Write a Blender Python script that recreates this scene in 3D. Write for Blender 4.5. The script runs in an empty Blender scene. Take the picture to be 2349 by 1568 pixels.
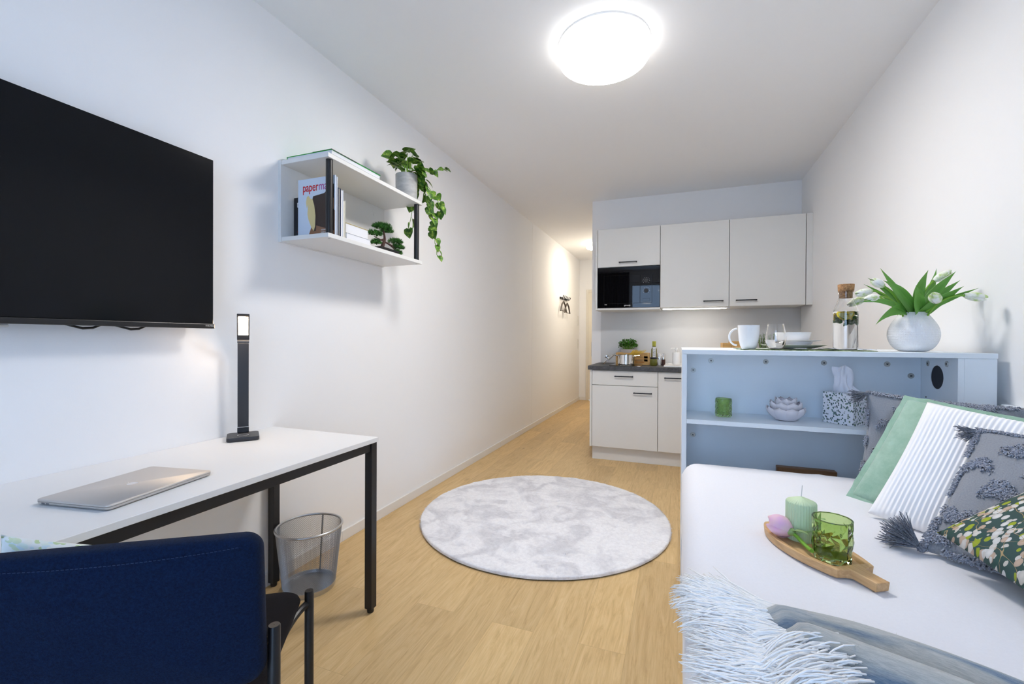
import bpy, bmesh, math, random
from mathutils import Vector, Matrix, noise
PI=math.pi
sc=bpy.context.scene
COL=sc.collection
rng=random.Random(7)

# ------------------------------------------------------------------ materials
def lin(c):
    if isinstance(c,str):
        c=c.lstrip('#'); c=[int(c[i:i+2],16)/255 for i in (0,2,4)]
        c=[x/12.92 if x<=.04045 else ((x+.055)/1.055)**2.4 for x in c]
    return (c[0],c[1],c[2],1.0)
MATS={}
def mat(name,col,rough=.5,metal=0.,spec=.5,trans=0.,ior=1.45,sheen=0.,emit=None,estr=0.,coat=0.,sss=0.):
    m=bpy.data.materials.new(name); m.use_nodes=True; MATS[name]=m
    b=m.node_tree.nodes['Principled BSDF']; i=b.inputs
    i['Base Color'].default_value=lin(col); i['Roughness'].default_value=rough; i['Metallic'].default_value=metal
    i['Specular IOR Level'].default_value=spec; i['Transmission Weight'].default_value=trans; i['IOR'].default_value=ior
    i['Sheen Weight'].default_value=sheen; i['Coat Weight'].default_value=coat
    if emit: i['Emission Color'].default_value=lin(emit); i['Emission Strength'].default_value=estr
    if sss: i['Subsurface Weight'].default_value=sss; i['Subsurface Radius'].default_value=(.01,.01,.01)
    return m
class N:
    """small helper around a node tree"""
    def __init__(s,m): s.m=m; s.t=m.node_tree; s.b=s.t.nodes['Principled BSDF']
    def n(s,k,**kw):
        x=s.t.nodes.new(k)
        for a,v in kw.items():
            if a.startswith('i_'):
                x.inputs[a[2:].replace('_',' ')].default_value=v
            else: setattr(x,a,v)
        return x
    def l(s,a,b): s.t.links.new(a,b)
    def coord(s,kind='Object',scale=(1,1,1),rot=(0,0,0)):
        c=s.n('ShaderNodeTexCoord'); mp=s.n('ShaderNodeMapping')
        mp.inputs['Scale'].default_value=scale; mp.inputs['Rotation'].default_value=rot
        s.l(c.outputs[kind],mp.inputs['Vector']); return mp.outputs['Vector']
    def noise(s,v,scale,detail=3,rough=.5,dist=0.):
        x=s.n('ShaderNodeTexNoise'); x.inputs['Scale'].default_value=scale; x.inputs['Detail'].default_value=detail
        x.inputs['Roughness'].default_value=rough; x.inputs['Distortion'].default_value=dist
        s.l(v,x.inputs['Vector']); return x.outputs['Fac']
    def ramp(s,f,stops,interp='LINEAR'):
        r=s.n('ShaderNodeValToRGB'); cr=r.color_ramp; cr.interpolation=interp
        while len(cr.elements)<len(stops): cr.elements.new(.5)
        for e,(p,c) in zip(cr.elements,stops): e.position=p; e.color=lin(c)
        s.l(f,r.inputs['Fac']); return r.outputs['Color']
    def mix(s,f,a,b,mode='MIX'):
        x=s.n('ShaderNodeMix',data_type='RGBA',blend_type=mode)
        for sock,v in ((x.inputs[0],f),(x.inputs[6],a),(x.inputs[7],b)):
            if hasattr(v,'is_linked') or isinstance(v,bpy.types.NodeSocket): s.l(v,sock)
            else: sock.default_value=v if not isinstance(v,str) else lin(v)
        return x.outputs[2]
    def math(s,op,a,b=0.,clamp=False):
        x=s.n('ShaderNodeMath',operation=op); x.use_clamp=clamp
        for k,v in enumerate((a,b)):
            if isinstance(v,bpy.types.NodeSocket): s.l(v,x.inputs[k])
            else: x.inputs[k].default_value=v
        return x.outputs[0]
    def color(s,c): s.l(c,s.b.inputs['Base Color'])
    def bump(s,h,strength=.3,dist=.01):
        x=s.n('ShaderNodeBump'); x.inputs['Strength'].default_value=strength; x.inputs['Distance'].default_value=dist
        s.l(h,x.inputs['Height']); s.l(x.outputs['Normal'],s.b.inputs['Normal'])
    def voro(s,v,scale,feature='F1',rnd=1.):
        x=s.n('ShaderNodeTexVoronoi',feature=feature); x.inputs['Scale'].default_value=scale
        x.inputs['Randomness'].default_value=rnd
        s.l(v,x.inputs['Vector']); return x

def wallpaint(name,c):
    m=mat(name,c,.85,spec=.2); n=N(m); v=n.coord()
    n.bump(n.noise(v,260,2),.06,.002); return m
M_wall=wallpaint('wall_paint',(.87,.87,.875))
M_ceil=wallpaint('ceiling_paint',(.88,.88,.885))
M_trim=mat('white_trim',(.78,.77,.75),.4)
M_lam=mat('grey_laminate',(.73,.725,.70),.45,spec=.35)
M_lam2=mat('pale_laminate',(.80,.85,.893),.42,spec=.4)
M_shelfw=mat('shelf_white',(.74,.74,.73),.4)
M_gap=mat('dark_gap',(.05,.05,.05),.8)
M_desk=mat('desk_white',(.80,.80,.80),.45,spec=.35)
M_blk=mat('black_metal',(.012,.012,.014),.38,spec=.5)
M_blkp=mat('black_plastic',(.012,.012,.013),.45)
M_handle=mat('black_handle',(.01,.01,.012),.35)
M_screen=mat('tv_screen',(.006,.007,.009),.10,spec=.17)
M_bezel=mat('tv_bezel',(.012,.012,.014),.3)
M_glassblk=mat('black_glass',(.003,.003,.004),.02,spec=.5,ior=1.5)
M_white_lbl=mat('white_print',(.75,.75,.75),.6)
M_chrome=mat('chrome',(.82,.82,.83),.07,1.)
M_steel=mat('brushed_steel',(.55,.56,.58),.3,1.)
M_mesh=mat('mesh_steel',(.36,.37,.39),.35,1.)
M_glass=mat('clear_glass',(1,1,1),0.,trans=1.,ior=1.45)
M_water=mat('water',(1,1,1),0.,trans=1.,ior=1.33)
M_green=mat('green_glass',(.62,.77,.36),.02,trans=1.,ior=1.45)
M_porc=mat('white_porcelain',(.82,.82,.82),.18)
M_sheet=mat('white_sheet',(.80,.80,.84),.85,spec=.15,sheen=.2)
M_navy=mat('navy_fabric',(.0035,.011,.036),.9,spec=.1,sheen=.04)
M_seat=mat('black_fabric',(.008,.007,.009),.9,spec=.1,sheen=.04)
M_leaf=mat('leaf_green',(.07,.22,.025),.45)
M_tulip=mat('tulip_leaf',(.085,.26,.035),.42)
M_petal=mat('white_petal',(.80,.82,.74),.6,sss=.0)
M_bark=mat('bark',(.07,.035,.028),.8)
M_pine=mat('pine_green',(.03,.15,.02),.6)
M_paper=mat('white_paper',(.75,.76,.80),.7)
M_cream=mat('cream_paper',(.72,.69,.60),.75)
M_blackcover=mat('black_cover',(.008,.009,.014),.4)
M_navycover=mat('navy_cover',(.01,.018,.05),.35)
M_greencover=mat('green_cover',(.02,.36,.06),.4)
M_yellowcover=mat('yellow_cover',(.62,.46,.08),.5)
M_red=mat('red_print',(.55,.01,.02),.5)
M_purple=mat('purple_print',(.42,.06,.27),.5)
M_brown=mat('brown_print',(.045,.026,.020),.5)
M_brownl=mat('tan_print',(.27,.13,.07),.5)
M_creamp=mat('cream_print',(.72,.58,.28),.5)
M_orange=mat('orange_print',(.75,.30,.03),.5)
M_bluep=mat('blue_print',(.10,.30,.65),.5)
M_lamp=mat('lamp_diffuser',(.9,.9,.9),.5,emit=(1,.955,.91),estr=31.)
M_lampside=mat('lamp_diffuser_side',(.9,.9,.9),.5,emit=(1,.97,.93),estr=2.)
M_lamp2=mat('hall_diffuser',(.9,.9,.9),.5,emit=(1.,.88,.70),estr=25.)
M_lamp2side=mat('hall_diffuser_side',(.9,.9,.9),.5,emit=(1.,.90,.74),estr=4.)
M_led=mat('led_strip',(.9,.9,.9),.5,emit=(1,.93,.82),estr=12.)
M_desklight=mat('desk_light_panel',(.9,.9,.9),.5,emit=(1,.74,.47),estr=42.)
M_lampbody=mat('lamp_graphite',(.045,.046,.052),.42,metal=.3)
M_alu=mat('laptop_aluminium',(.62,.585,.555),.5,.6)
M_alud=mat('laptop_dark',(.12,.12,.13),.4)
M_alul=mat('laptop_emblem',(.72,.70,.69),.1,1.)
M_conc=mat('concrete_pot',(.40,.40,.40),.7)
M_soil=mat('soil',(.03,.022,.015),.95)
M_greypot=mat('grey_herb_pot',(.42,.41,.41),.6)
M_cork=mat('cork',(.42,.22,.10),.9)
M_lemon=mat('lemon',(.85,.62,.04),.45)
M_lemonf=mat('lemon_flesh',(.80,.74,.30),.4)
M_mint=mat('mint_leaf',(.04,.17,.02),.45)
M_oil=mat('olive_oil',(.22,.19,.01),.1,trans=.35)
M_oilcap=mat('oil_cap',(.36,.36,.04),.4)
M_pesto=mat('pesto',(.14,.14,.02),.4)
M_jarlid=mat('jar_lid',(.01,.012,.03),.3)
M_pasta=mat('pasta',(.74,.50,.06),.5)
M_pepper=mat('pepper',(.06,.025,.02),.5)
M_salt=mat('salt',(.7,.7,.7),.6)
M_candle=mat('green_wax',(.60,.73,.46),.45)
M_wick=mat('wick',(.7,.7,.7),.8)
M_pink=mat('pink_petal',(.80,.46,.63),.55)
M_stem=mat('green_stem',(.20,.42,.04),.45)
M_sepal=mat('pale_stem',(.30,.42,.16),.5)
M_lotus=mat('glazed_white',(.76,.72,.76),.15)
M_tissue=mat('tissue',(.80,.80,.86),.85)
M_wood2=mat('brown_wood',(.27,.125,.05),.5)
M_tuft=mat('grey_tuft',(.30,.32,.38),.95)
M_tassel=mat('grey_tassel',(.17,.185,.225),.9)
M_ribbed=mat('white_ribbed',(.93,.92,.93),.9,sheen=.2)
M_fringe=mat('white_wool',(.965,.965,.97),.9)
M_plug=mat('cap_grey',(.48,.48,.46),.35,.4)
M_hole=mat('hole_black',(.004,.004,.006),.6)
M_switch=mat('switch_white',(.75,.74,.71),.4)
M_sky=mat('curtain_fabric',(.5,.5,.52),.9)

def floor_mat():
    m=mat('oak_planks',(.5,.35,.18),.42,spec=.35); n=N(m)
    v=n.coord('Object',(1,1,1),(0,0,PI/2))
    br=n.n('ShaderNodeTexBrick'); br.offset=.37; br.offset_frequency=2
    for k,x in (('Scale',1.),('Mortar Size',.0012),('Mortar Smooth',.2),('Bias',0.),('Brick Width',1.22),('Row Height',.178)): br.inputs[k].default_value=x
    br.inputs['Color1'].default_value=(0,0,0,1); br.inputs['Color2'].default_value=(1,1,1,1); br.inputs['Mortar'].default_value=(.5,.5,.5,1)
    n.l(v,br.inputs['Vector'])
    # grain: stretched along the plank, shifted per plank
    sep=n.n('ShaderNodeSeparateColor'); n.l(br.outputs['Color'],sep.inputs[0])
    sh=n.n('ShaderNodeCombineXYZ'); n.l(n.math('MULTIPLY',sep.outputs[0],17.),sh.inputs[0]); n.l(n.math('MULTIPLY',sep.outputs[0],5.3),sh.inputs[1])
    ad=n.n('ShaderNodeVectorMath',operation='ADD'); n.l(v,ad.inputs[0]); n.l(sh.outputs[0],ad.inputs[1])
    mp=n.n('ShaderNodeMapping'); mp.inputs['Scale'].default_value=(1.3,10,1); n.l(ad.outputs[0],mp.inputs['Vector'])
    g1=n.noise(mp.outputs[0],2.2,7,.66,2.2)
    mp2=n.n('ShaderNodeMapping'); mp2.inputs['Scale'].default_value=(3,110,1); n.l(ad.outputs[0],mp2.inputs['Vector'])
    g2=n.noise(mp2.outputs[0],2.,3,.6,.3)
    c1=n.ramp(g1,[(.22,(.45,.295,.125)),(.48,(.66,.465,.225)),(.78,(.78,.585,.32))])
    c2=n.mix(.22,c1,n.ramp(g2,[(.3,(.36,.22,.10)),(.62,(.68,.49,.26))]))
    tint=n.ramp(sep.outputs[0],[(0,(.88,.86,.84)),(1,(1.06,1.04,1.0))])
    c3=n.mix(1.,c2,tint,'MULTIPLY')
    # knots
    mpk=n.n('ShaderNodeMapping'); mpk.inputs['Scale'].default_value=(1.3,4.2,1); n.l(ad.outputs[0],mpk.inputs['Vector'])
    vo=n.voro(mpk.outputs[0],1.25)
    kn=n.ramp(vo.outputs['Distance'],[(.0,(.75,.75,.75)),(.05,(.3,.3,.3)),(.09,(0,0,0))])
    c4=n.mix(kn,c3,(.30,.18,.085,1))
    c5=n.mix(n.math('MULTIPLY',br.outputs['Fac'],.22),c4,(.22,.13,.06,1))
    n.color(c5); n.bump(n.math('SUBTRACT',g2,n.math('MULTIPLY',br.outputs['Fac'],.8)),.10,.003)
    return m
M_floor=floor_mat()
def wood_mat(name,c1,c2,scale=(2,30,30),rough=.5):
    m=mat(name,c1,rough); n=N(m); v=n.coord('Object',scale)
    g=n.noise(v,1.6,5,.6,1.0); n.color(n.ramp(g,[(.3,c1),(.7,c2)])); return m
M_tray=wood_mat('oak_tray',(.52,.29,.12),(.72,.46,.23),(7,60,60))
M_bamboo=wood_mat('bamboo',(.55,.30,.09),(.74,.46,.17),(6,40,40))
def stone():
    m=mat('dark_worktop',(.06,.06,.065),.5); n=N(m); v=n.coord()
    a=n.noise(v,38,6,.7); b=n.noise(v,220,3,.6)
    n.color(n.mix(.4,n.ramp(a,[(.35,(.022,.022,.026)),(.7,(.10,.10,.105))]),n.ramp(b,[(.4,(.02,.02,.022)),(.75,(.20,.20,.21))]))); return m
M_stone=stone()
def fabric_bump(m,scale=900,s=.25,d=.002,base=None,var=.25):
    n=N(m); v=n.coord(); f=n.noise(v,scale,2,.7); n.bump(f,s,d)
    c=m.node_tree.nodes['Principled BSDF'].inputs['Base Color'].default_value
    g=n.noise(v,scale*.35,4,.75)
    n.color(n.ramp(g,[(.3,tuple(x*(1-var) for x in c[:3])),(.7,tuple(min(1,x*(1+var)) for x in c[:3]))]))
fabric_bump(M_navy,700,.5,.003,var=.55); fabric_bump(M_seat,700,.5,.003,var=.4)
fabric_bump(M_sheet,500,.05,.001,var=.02)
M_velvet=mat('green_velvet',(.30,.47,.36),.8,sheen=.5,spec=.2)
n_=N(M_velvet); v_=n_.coord(); n_.color(n_.ramp(n_.noise(v_,22,5,.7),[(.3,(.25,.42,.31)),(.7,(.38,.55,.44))])); n_.bump(n_.noise(v_,300,3),.2,.002)
M_greyfab=mat('grey_woven',(.27,.29,.33),.95,sheen=.2,spec=.15)
n_=N(M_greyfab); v_=n_.coord('UV',(1,1,1)); w_=n_.n('ShaderNodeTexWave'); w_.inputs['Scale'].default_value=60; w_.inputs['Distortion'].default_value=3; n_.l(v_,w_.inputs['Vector'])
n_.color(n_.ramp(n_.noise(v_,120,3,.7),[(.3,(.235,.25,.285)),(.7,(.33,.345,.38))])); n_.bump(w_.outputs['Fac'],.15,.002)
n_=N(M_tuft); n_.color(n_.ramp(n_.noise(n_.coord(),420,2,.6),[(.35,(.22,.24,.30)),(.65,(.46,.48,.55))]))
n_=N(M_tassel); n_.color(n_.ramp(n_.noise(n_.coord(),260,2,.6),[(.35,(.10,.115,.15)),(.65,(.27,.285,.33))]))
def leafprint(name,bg,cols,sc1,rough=.85,thr=.34,coord='UV',aniso=(1,1.7,1),stems=None,seed=0.,twig=False):
    """scattered printed leaves: cells of two stretched voronoi layers"""
    m=mat(name,bg,rough,spec=.2); n=N(m)
    base=None
    col=lin(bg)
    for k,(rot,s) in enumerate(((.6,sc1),(-.7,sc1*1.13),(1.9,sc1*.9))):
        v=n.coord(coord,(aniso[0],aniso[1],aniso[2]),(0,0,rot) if coord=='UV' else (rot*.3,rot*.5,rot))
        nz=n.n('ShaderNodeVectorMath',operation='ADD'); n.l(v,nz.inputs[0]); nz.inputs[1].default_value=(k*3.7+seed,k*1.9,0)
        vo=n.voro(nz.outputs[0],s,rnd=.9)
        sp=n.n('ShaderNodeSeparateColor'); n.l(vo.outputs['Color'],sp.inputs[0])
        pick=n.ramp(sp.outputs[0],[(i/len(cols),c) for i,c in enumerate(cols)],'CONSTANT')
        shade=n.mix(n.math('MULTIPLY',vo.outputs['Distance'],1.2),pick,n.mix(.5,pick,lin(bg)))
        gate=n.math('GREATER_THAN',sp.outputs[1],.12)
        mask=n.math('MULTIPLY',n.math('LESS_THAN',vo.outputs['Distance'],thr),gate)
        col=n.mix(mask,col,shade)
    if twig:
        w=n.noise(n.coord(coord),7.5,1,.4,.3); ln=n.math('LESS_THAN',n.math('ABSOLUTE',n.math('SUBTRACT',w,.5)),.0035); col=n.mix(ln,col,(.42,.30,.16,1))
    n.color(col); return m
M_floral=leafprint('floral_print',(.055,.095,.088),[(.78,.72,.66),(.40,.46,.03),(.80,.77,.74),(.62,.44,.33),(.045,.10,.085),(.72,.66,.60)],19,thr=.41,twig=True)
M_floral2=leafprint('pale_leaf_print',(.80,.82,.80),[(.44,.58,.26),(.62,.76,.80),(.76,.82,.78),(.60,.70,.46),(.80,.80,.74),(.70,.80,.72)],19,thr=.40,aniso=(1,2.1,1))
M_box=leafprint('eucalyptus_print',(.78,.79,.84),[(.02,.075,.075),(.05,.13,.11),(.015,.05,.06),(.11,.17,.10),(.06,.16,.14)],95,thr=.31,coord='Object',aniso=(1,1,.8))
M_mat=leafprint('leaf_placemat',(.10,.15,.08),[(.30,.38,.22),(.05,.09,.05),(.45,.50,.36),(.16,.24,.12)],60,thr=.45,coord='Object')
n_=N(M_leaf); n_.color(n_.ramp(n_.noise(n_.coord(),46,3,.7),[(.38,(.022,.085,.012)),(.52,(.085,.21,.02)),(.68,(.36,.46,.07))]))
n_=N(M_tulip); v_=n_.coord('UV',(1,26,1)); n_.color(n_.ramp(n_.noise(v_,2.5,2,.5),[(.3,(.075,.25,.03)),(.7,(.18,.42,.07))]))
n_=N(M_petal); n_.color(n_.ramp(n_.noise(n_.coord(),48,3,.6),[(.36,(.50,.64,.24)),(.5,(.80,.82,.70)),(.64,(.86,.86,.82))]))
n_=N(M_pink); n_.color(n_.ramp(n_.noise(n_.coord(),40,2,.6),[(.3,(.82,.56,.58)),(.7,(.78,.44,.68))]))
n_=N(M_conc); n_.color(n_.ramp(n_.noise(n_.coord('Object',(1,1,3)),14,4,.6),[(.3,(.30,.30,.30)),(.7,(.47,.47,.46))]))
n_=N(M_cork); n_.color(n_.ramp(n_.noise(n_.coord(),130,4,.8),[(.35,(.17,.08,.035)),(.6,(.50,.27,.12))])); 
n_=N(M_candle); 
M_dimple=mat('dimpled_white',(.86,.86,.875),.2)
n_=N(M_dimple); vo_=n_.voro(n_.coord('UV',(1,1,1)),1.,rnd=.25); n_.bump(vo_.outputs['Distance'],.6,.0035)
n_=N(M_tissue); 
def throw_mat():
    m=mat('mohair_throw',(.3,.34,.37),.95,sheen=.5,spec=.1); n=N(m)
    v=n.coord('UV',(1.,1.,1)); ch=n.noise(n.coord('UV',(2.4,7.,1)),1.6,2,.5,.5); fz=n.noise(n.coord('UV',(26,90,1)),2.,4,.7)
    c=n.ramp(ch,[(.48,(.47,.47,.44)),(.53,(.27,.32,.36)),(.59,(.07,.15,.26))])
    n.color(n.mix(.25,c,n.ramp(fz,[(.35,(.14,.17,.20)),(.65,(.60,.60,.58))]))); n.bump(fz,.5,.004)
    return m
M_throw=throw_mat()
def rug_mat():
    m=mat('rug_pile',(.7,.7,.73),.95,sheen=.3,spec=.1); n=N(m)
    v=n.coord('Object',(1,1,1)); a=n.noise(v,4.2,3,.55,1.2); b=n.noise(n.coord('Object',(1,1,1)),60,4,.75); n.bump(n.noise(n.coord('Object',(1,1,1)),120,3,.7),.35,.006)
    n.color(n.mix(.26,n.ramp(a,[(.38,(.60,.60,.64)),(.47,(.74,.74,.78)),(.55,(.86,.86,.89))]),n.ramp(b,[(.3,(.45,.45,.50)),(.6,(.93,.93,.95))])))
    return m
M_rug=rug_mat()
M_rugback=mat('rug_backing',(.10,.13,.20),.9)

# ------------------------------------------------------------------ mesh builder
class MB:
    def __init__(s): s.b=bmesh.new(); s.uv=None
    def face(s,vs):
        try: return s.b.faces.new(vs)
        except ValueError: return None
    def box(s,x0,x1,y0,y1,z0,z1,R=None):
        P=[Vector(p) for p in ((x0,y0,z0),(x1,y0,z0),(x1,y1,z0),(x0,y1,z0),(x0,y0,z1),(x1,y0,z1),(x1,y1,z1),(x0,y1,z1))]
        if R is not None: P=[R@p for p in P]
        v=[s.b.verts.new(p) for p in P]
        for f in ((3,2,1,0),(4,5,6,7),(0,1,5,4),(1,2,6,5),(2,3,7,6),(3,0,4,7)): s.face([v[i] for i in f])
        return s
    def rings(s,rings,closed=True,cap0=True,cap1=True,loop=False):
        V=[[s.b.verts.new(p) for p in r] for r in rings]; n=len(V[0]); m=len(V)
        for i in range(m if loop else m-1):
            a,b=V[i],V[(i+1)%m]
            for j in range(n if closed else n-1):
                k=(j+1)%n; s.face([a[j],a[k],b[k],b[j]])
        if not loop and closed:
            if cap0: s.face(V[0][::-1])
            if cap1: s.face(V[-1])
        return V
    def lathe(s,prof,cx=0,cy=0,cz=0,seg=32,cap0=False,cap1=False,loop=False,fr=None):
        R=[]
        for r,z in prof:
            ring=[]
            for j in range(seg):
                a=2*PI*j/seg; q=r*(fr(a,z) if fr else 1)
                ring.append(Vector((cx+q*math.cos(a),cy+q*math.sin(a),cz+z)))
            R.append(ring)
        s.rings(R,True,cap0,cap1,loop); return s
    def cyl(s,p0,p1,r0,r1=None,seg=16):
        r1=r0 if r1 is None else r1
        return s.tube([p0,p1],[r0,r1],seg)
    def tube(s,pts,r,seg=8,caps=True):
        pts=[Vector(p) for p in pts]; n=len(pts)
        if not hasattr(r,'__len__'): r=[r]*n
        T=[]
        for i in range(n):
            d=pts[min(i+1,n-1)]-pts[max(i-1,0)]
            T.append(d.normalized() if d.length>1e-9 else Vector((0,0,1)))
        u=T[0].orthogonal().normalized(); R=[]
        for i in range(n):
            u=(u-T[i]*u.dot(T[i]))
            u=u.normalized() if u.length>1e-6 else T[i].orthogonal().normalized()
            w=T[i].cross(u)
            R.append([pts[i]+(u*math.cos(2*PI*j/seg)+w*math.sin(2*PI*j/seg))*r[i] for j in range(seg)])
        s.rings(R,True,caps,caps); return s
    def prism(s,poly,f0,f1):
        """poly list of 2d, f0/f1 map (a,b)->3d"""
        a=[s.b.verts.new(f0(*p)) for p in poly]; b=[s.b.verts.new(f1(*p)) for p in poly]; n=len(poly)
        s.face(a[::-1]); s.face(b)
        for i in range(n): s.face([a[i],a[(i+1)%n],b[(i+1)%n],b[i]])
        return s
    def blob(s,c,r,sub=1,R=None):
        if not hasattr(r,'__len__'): r=(r,r,r)
        mt=Matrix.Translation(c)@(R.to_4x4() if R is not None else Matrix())@Matrix.Diagonal((r[0],r[1],r[2],1))
        bmesh.ops.create_icosphere(s.b,subdivisions=sub,radius=1,matrix=mt); return s
    def sheet(s,fn,nu,nv,thick=0.,closeu=False,uvs=True):
        """grid surface fn(u,v) -> Vector, u,v in 0..1; thick gives it a back face"""
        if uvs and s.uv is None: s.uv=s.b.loops.layers.uv.new('UVMap')
        P=[[Vector(fn(i/nu,j/nv)) for j in range(nv+1)] for i in range(nu+1)]
        V=[[s.b.verts.new(p) for p in row] for row in P]
        def q(a,b,c,d,uv):
            f=s.face([a,b,c,d])
            if f and uvs:
                for l,t in zip(f.loops,uv): l[s.uv].uv=t
        for i in range(nu):
            for j in range(nv):
                uv=[(i/nu,j/nv),((i+1)/nu,j/nv),((i+1)/nu,(j+1)/nv),(i/nu,(j+1)/nv)]
                q(V[i][j],V[i+1][j],V[i+1][j+1],V[i][j+1],uv)
        if thick:
            Nn=[[None]*(nv+1) for _ in range(nu+1)]
            for i in range(nu+1):
                for j in range(nv+1):
                    du=P[min(i+1,nu)][j]-P[max(i-1,0)][j]; dv=P[i][min(j+1,nv)]-P[i][max(j-1,0)]
                    k=du.cross(dv); Nn[i][j]=k.normalized() if k.length>1e-12 else Vector((0,0,0))
            W=[[s.b.verts.new(P[i][j]-Nn[i][j]*thick) for j in range(nv+1)] for i in range(nu+1)]
            for i in range(nu):
                for j in range(nv):
                    uv=[(i/nu,(j+1)/nv),((i+1)/nu,(j+1)/nv),((i+1)/nu,j/nv),(i/nu,j/nv)]
                    q(W[i][j+1],W[i+1][j+1],W[i+1][j],W[i][j],uv)
            for i in range(nu):
                q(V[i+1][0],V[i][0],W[i][0],W[i+1][0],[(i/nu,0)]*4); q(V[i][nv],V[i+1][nv],W[i+1][nv],W[i][nv],[(i/nu,1)]*4)
            for j in range(nv):
                q(V[0][j],V[0][j+1],W[0][j+1],W[0][j],[(0,j/nv)]*4); q(V[nu][j+1],V[nu][j],W[nu][j],W[nu][j+1],[(1,j/nv)]*4)
        return s
    def ribbon_leaf(s,pts,w,fold=.35,seg=10,up=Vector((0,0,1)),thick=.0012,wave=0.,point=1.,side=None,wprof=None):
        """long leaf along a bezier through pts with width w and a V section"""
        P=[Vector(p) for p in pts]
        def bez(t):
            Q=list(P)
            while len(Q)>1: Q=[Q[i].lerp(Q[i+1],t) for i in range(len(Q)-1)]
            return Q[0]
        def fn(u,v):
            p=bez(u); d=(bez(min(1,u+.02))-bez(max(0,u-.02))).normalized()
            sd=side if side is not None else d.cross(up)
            sd=(sd-d*sd.dot(d)); sd=sd.normalized() if sd.length>1e-6 else d.orthogonal().normalized()
            nr=sd.cross(d)
            ww=w*(wprof(u) if wprof else (math.sin(PI*min(1,(u*.82+.18)))**.8)*(1-u**6))
            q=(v-.5)*2
            return p+sd*q*ww+nr*(abs(q)*ww*fold+wave*math.sin(u*9+q)*ww)
        return s.sheet(fn,seg,4,thick)
def rot_of(parent):
    o=Vector((0,0,0)); p=parent
    while p is not None: o+=p.location; p=p.parent
    return o
def obj(name,mb,m,parent=None,smooth=False,bevel=0.,bseg=2,sub=0,local=False,label=None,ang=.6):
    b=mb.b
    if parent is not None and not local:
        off=rot_of(parent)
        for v in b.verts: v.co-=off
    bmesh.ops.recalc_face_normals(b,faces=b.faces[:])
    me=bpy.data.meshes.new(name); b.to_mesh(me); b.free(); me.materials.append(m)
    if smooth:
        me.polygons.foreach_set('use_smooth',[True]*len(me.polygons)); me.set_sharp_from_angle(angle=ang)
    o=bpy.data.objects.new(name,me); COL.objects.link(o)
    if parent is not None: o.parent=parent
    if bevel:
        k=o.modifiers.new('bevel','BEVEL'); k.width=bevel; k.segments=bseg; k.limit_method='ANGLE'; k.harden_normals=False
    if sub:
        k=o.modifiers.new('sub','SUBSURF'); k.levels=sub; k.render_levels=sub
    if label: o['label']=label
    return o
def tag(o,label,cat,group=None,kind=None):
    o['label']=label; o['category']=cat
    if group: o['group']=group
    if kind: o['kind']=kind
    return o
def thing(name,label,cat,loc=(0,0,0),rot=None,group=None):
    o=bpy.data.objects.new(name,None); COL.objects.link(o); o.empty_display_size=.05
    if rot is not None: o.matrix_world=Matrix.Translation(loc)@rot.to_4x4(); 
    o.location=loc
    if rot is not None: o.rotation_euler=rot.to_euler()
    return tag(o,label,cat,group)
def struct(name,mb,m,parent=None,**k):
    o=obj(name,mb,m,parent,**k)
    if parent is None: o['kind']='structure'
    return o
def B(*a): return MB().box(*a)
def textobj(name,body,size,m,parent,loc,rot,ext=.0004,align='LEFT',squeeze=1.,bold=0.):
    cu=bpy.data.curves.new(name,'FONT'); cu.body=body; cu.size=size; cu.extrude=ext; cu.align_x=align; cu.offset=bold
    t=bpy.data.objects.new(name,cu); COL.objects.link(t)
    dg=bpy.context.evaluated_depsgraph_get()
    me=bpy.data.meshes.new_from_object(t.evaluated_get(dg)); bpy.data.objects.remove(t); bpy.data.curves.remove(cu)
    me.name=name; me.materials.clear(); me.materials.append(m)
    o=bpy.data.objects.new(name,me); COL.objects.link(o); o.parent=parent
    off=rot_of(parent)
    o.matrix_local=Matrix.Translation(Vector(loc)-off)@rot.to_4x4()@Matrix.Diagonal((squeeze,1,1,1))
    return o
def basis(x,y,z):
    return Matrix((x,y,z)).transposed()

# ------------------------------------------------------------------ room shell
XL,XR,H,YK,XK,YF,YB=-1.804,1.074,2.68,4.90,-.907,8.45,-1.05
struct('floor',B(XL-.12,XR+.12,YB-.2,YF+.15,-.1,0),M_floor)
struct('ceiling',B(XL-.12,XR+.12,YB-.2,YF+.15,H,H+.12),M_ceil)
struct('wall_left',B(XL-.12,XL,YB-.2,YF+.15,0,H),M_wall)
struct('wall_right',B(XR,XR+.12,YB-.2,YK+.1,0,H),M_wall)
struct('wall_kitchen',B(XK,XR+.12,YK,YF+.15,0,H),M_wall)
# end wall of the hallway with a doorway cut out of it
DX0,DX1,DZ=-1.672,-.93,2.06
w=MB(); w.box(XL,DX0,YF,YF+.15,0,H); w.box(DX0,XK,YF,YF+.15,DZ+.05,H); w.box(DX1,XK,YF,YF+.15,0,DZ+.05)
struct('wall_end',w,M_wall)
d=struct('door_1',B(DX0+.045,DX1-.02,YF-.012,YF+.035,.012,DZ),mat('door_paint',(.78,.73,.62),.45))
fr=MB(); fr.box(DX0,DX0+.045,YF-.02,YF+.13,0,DZ+.05); fr.box(DX0+.045,DX1,YF-.02,YF+.13,DZ,DZ+.05); fr.box(DX1-.02,DX1,YF-.02,YF+.13,0,DZ)
obj('door_frame',fr,mat('door_frame_paint',(.74,.70,.61),.45),d,bevel=.004)
pl=obj('lock_plate',B(-1.568,-1.518,YF-.02,YF-.012,.84,1.12),M_steel,d,bevel=.004)
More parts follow.
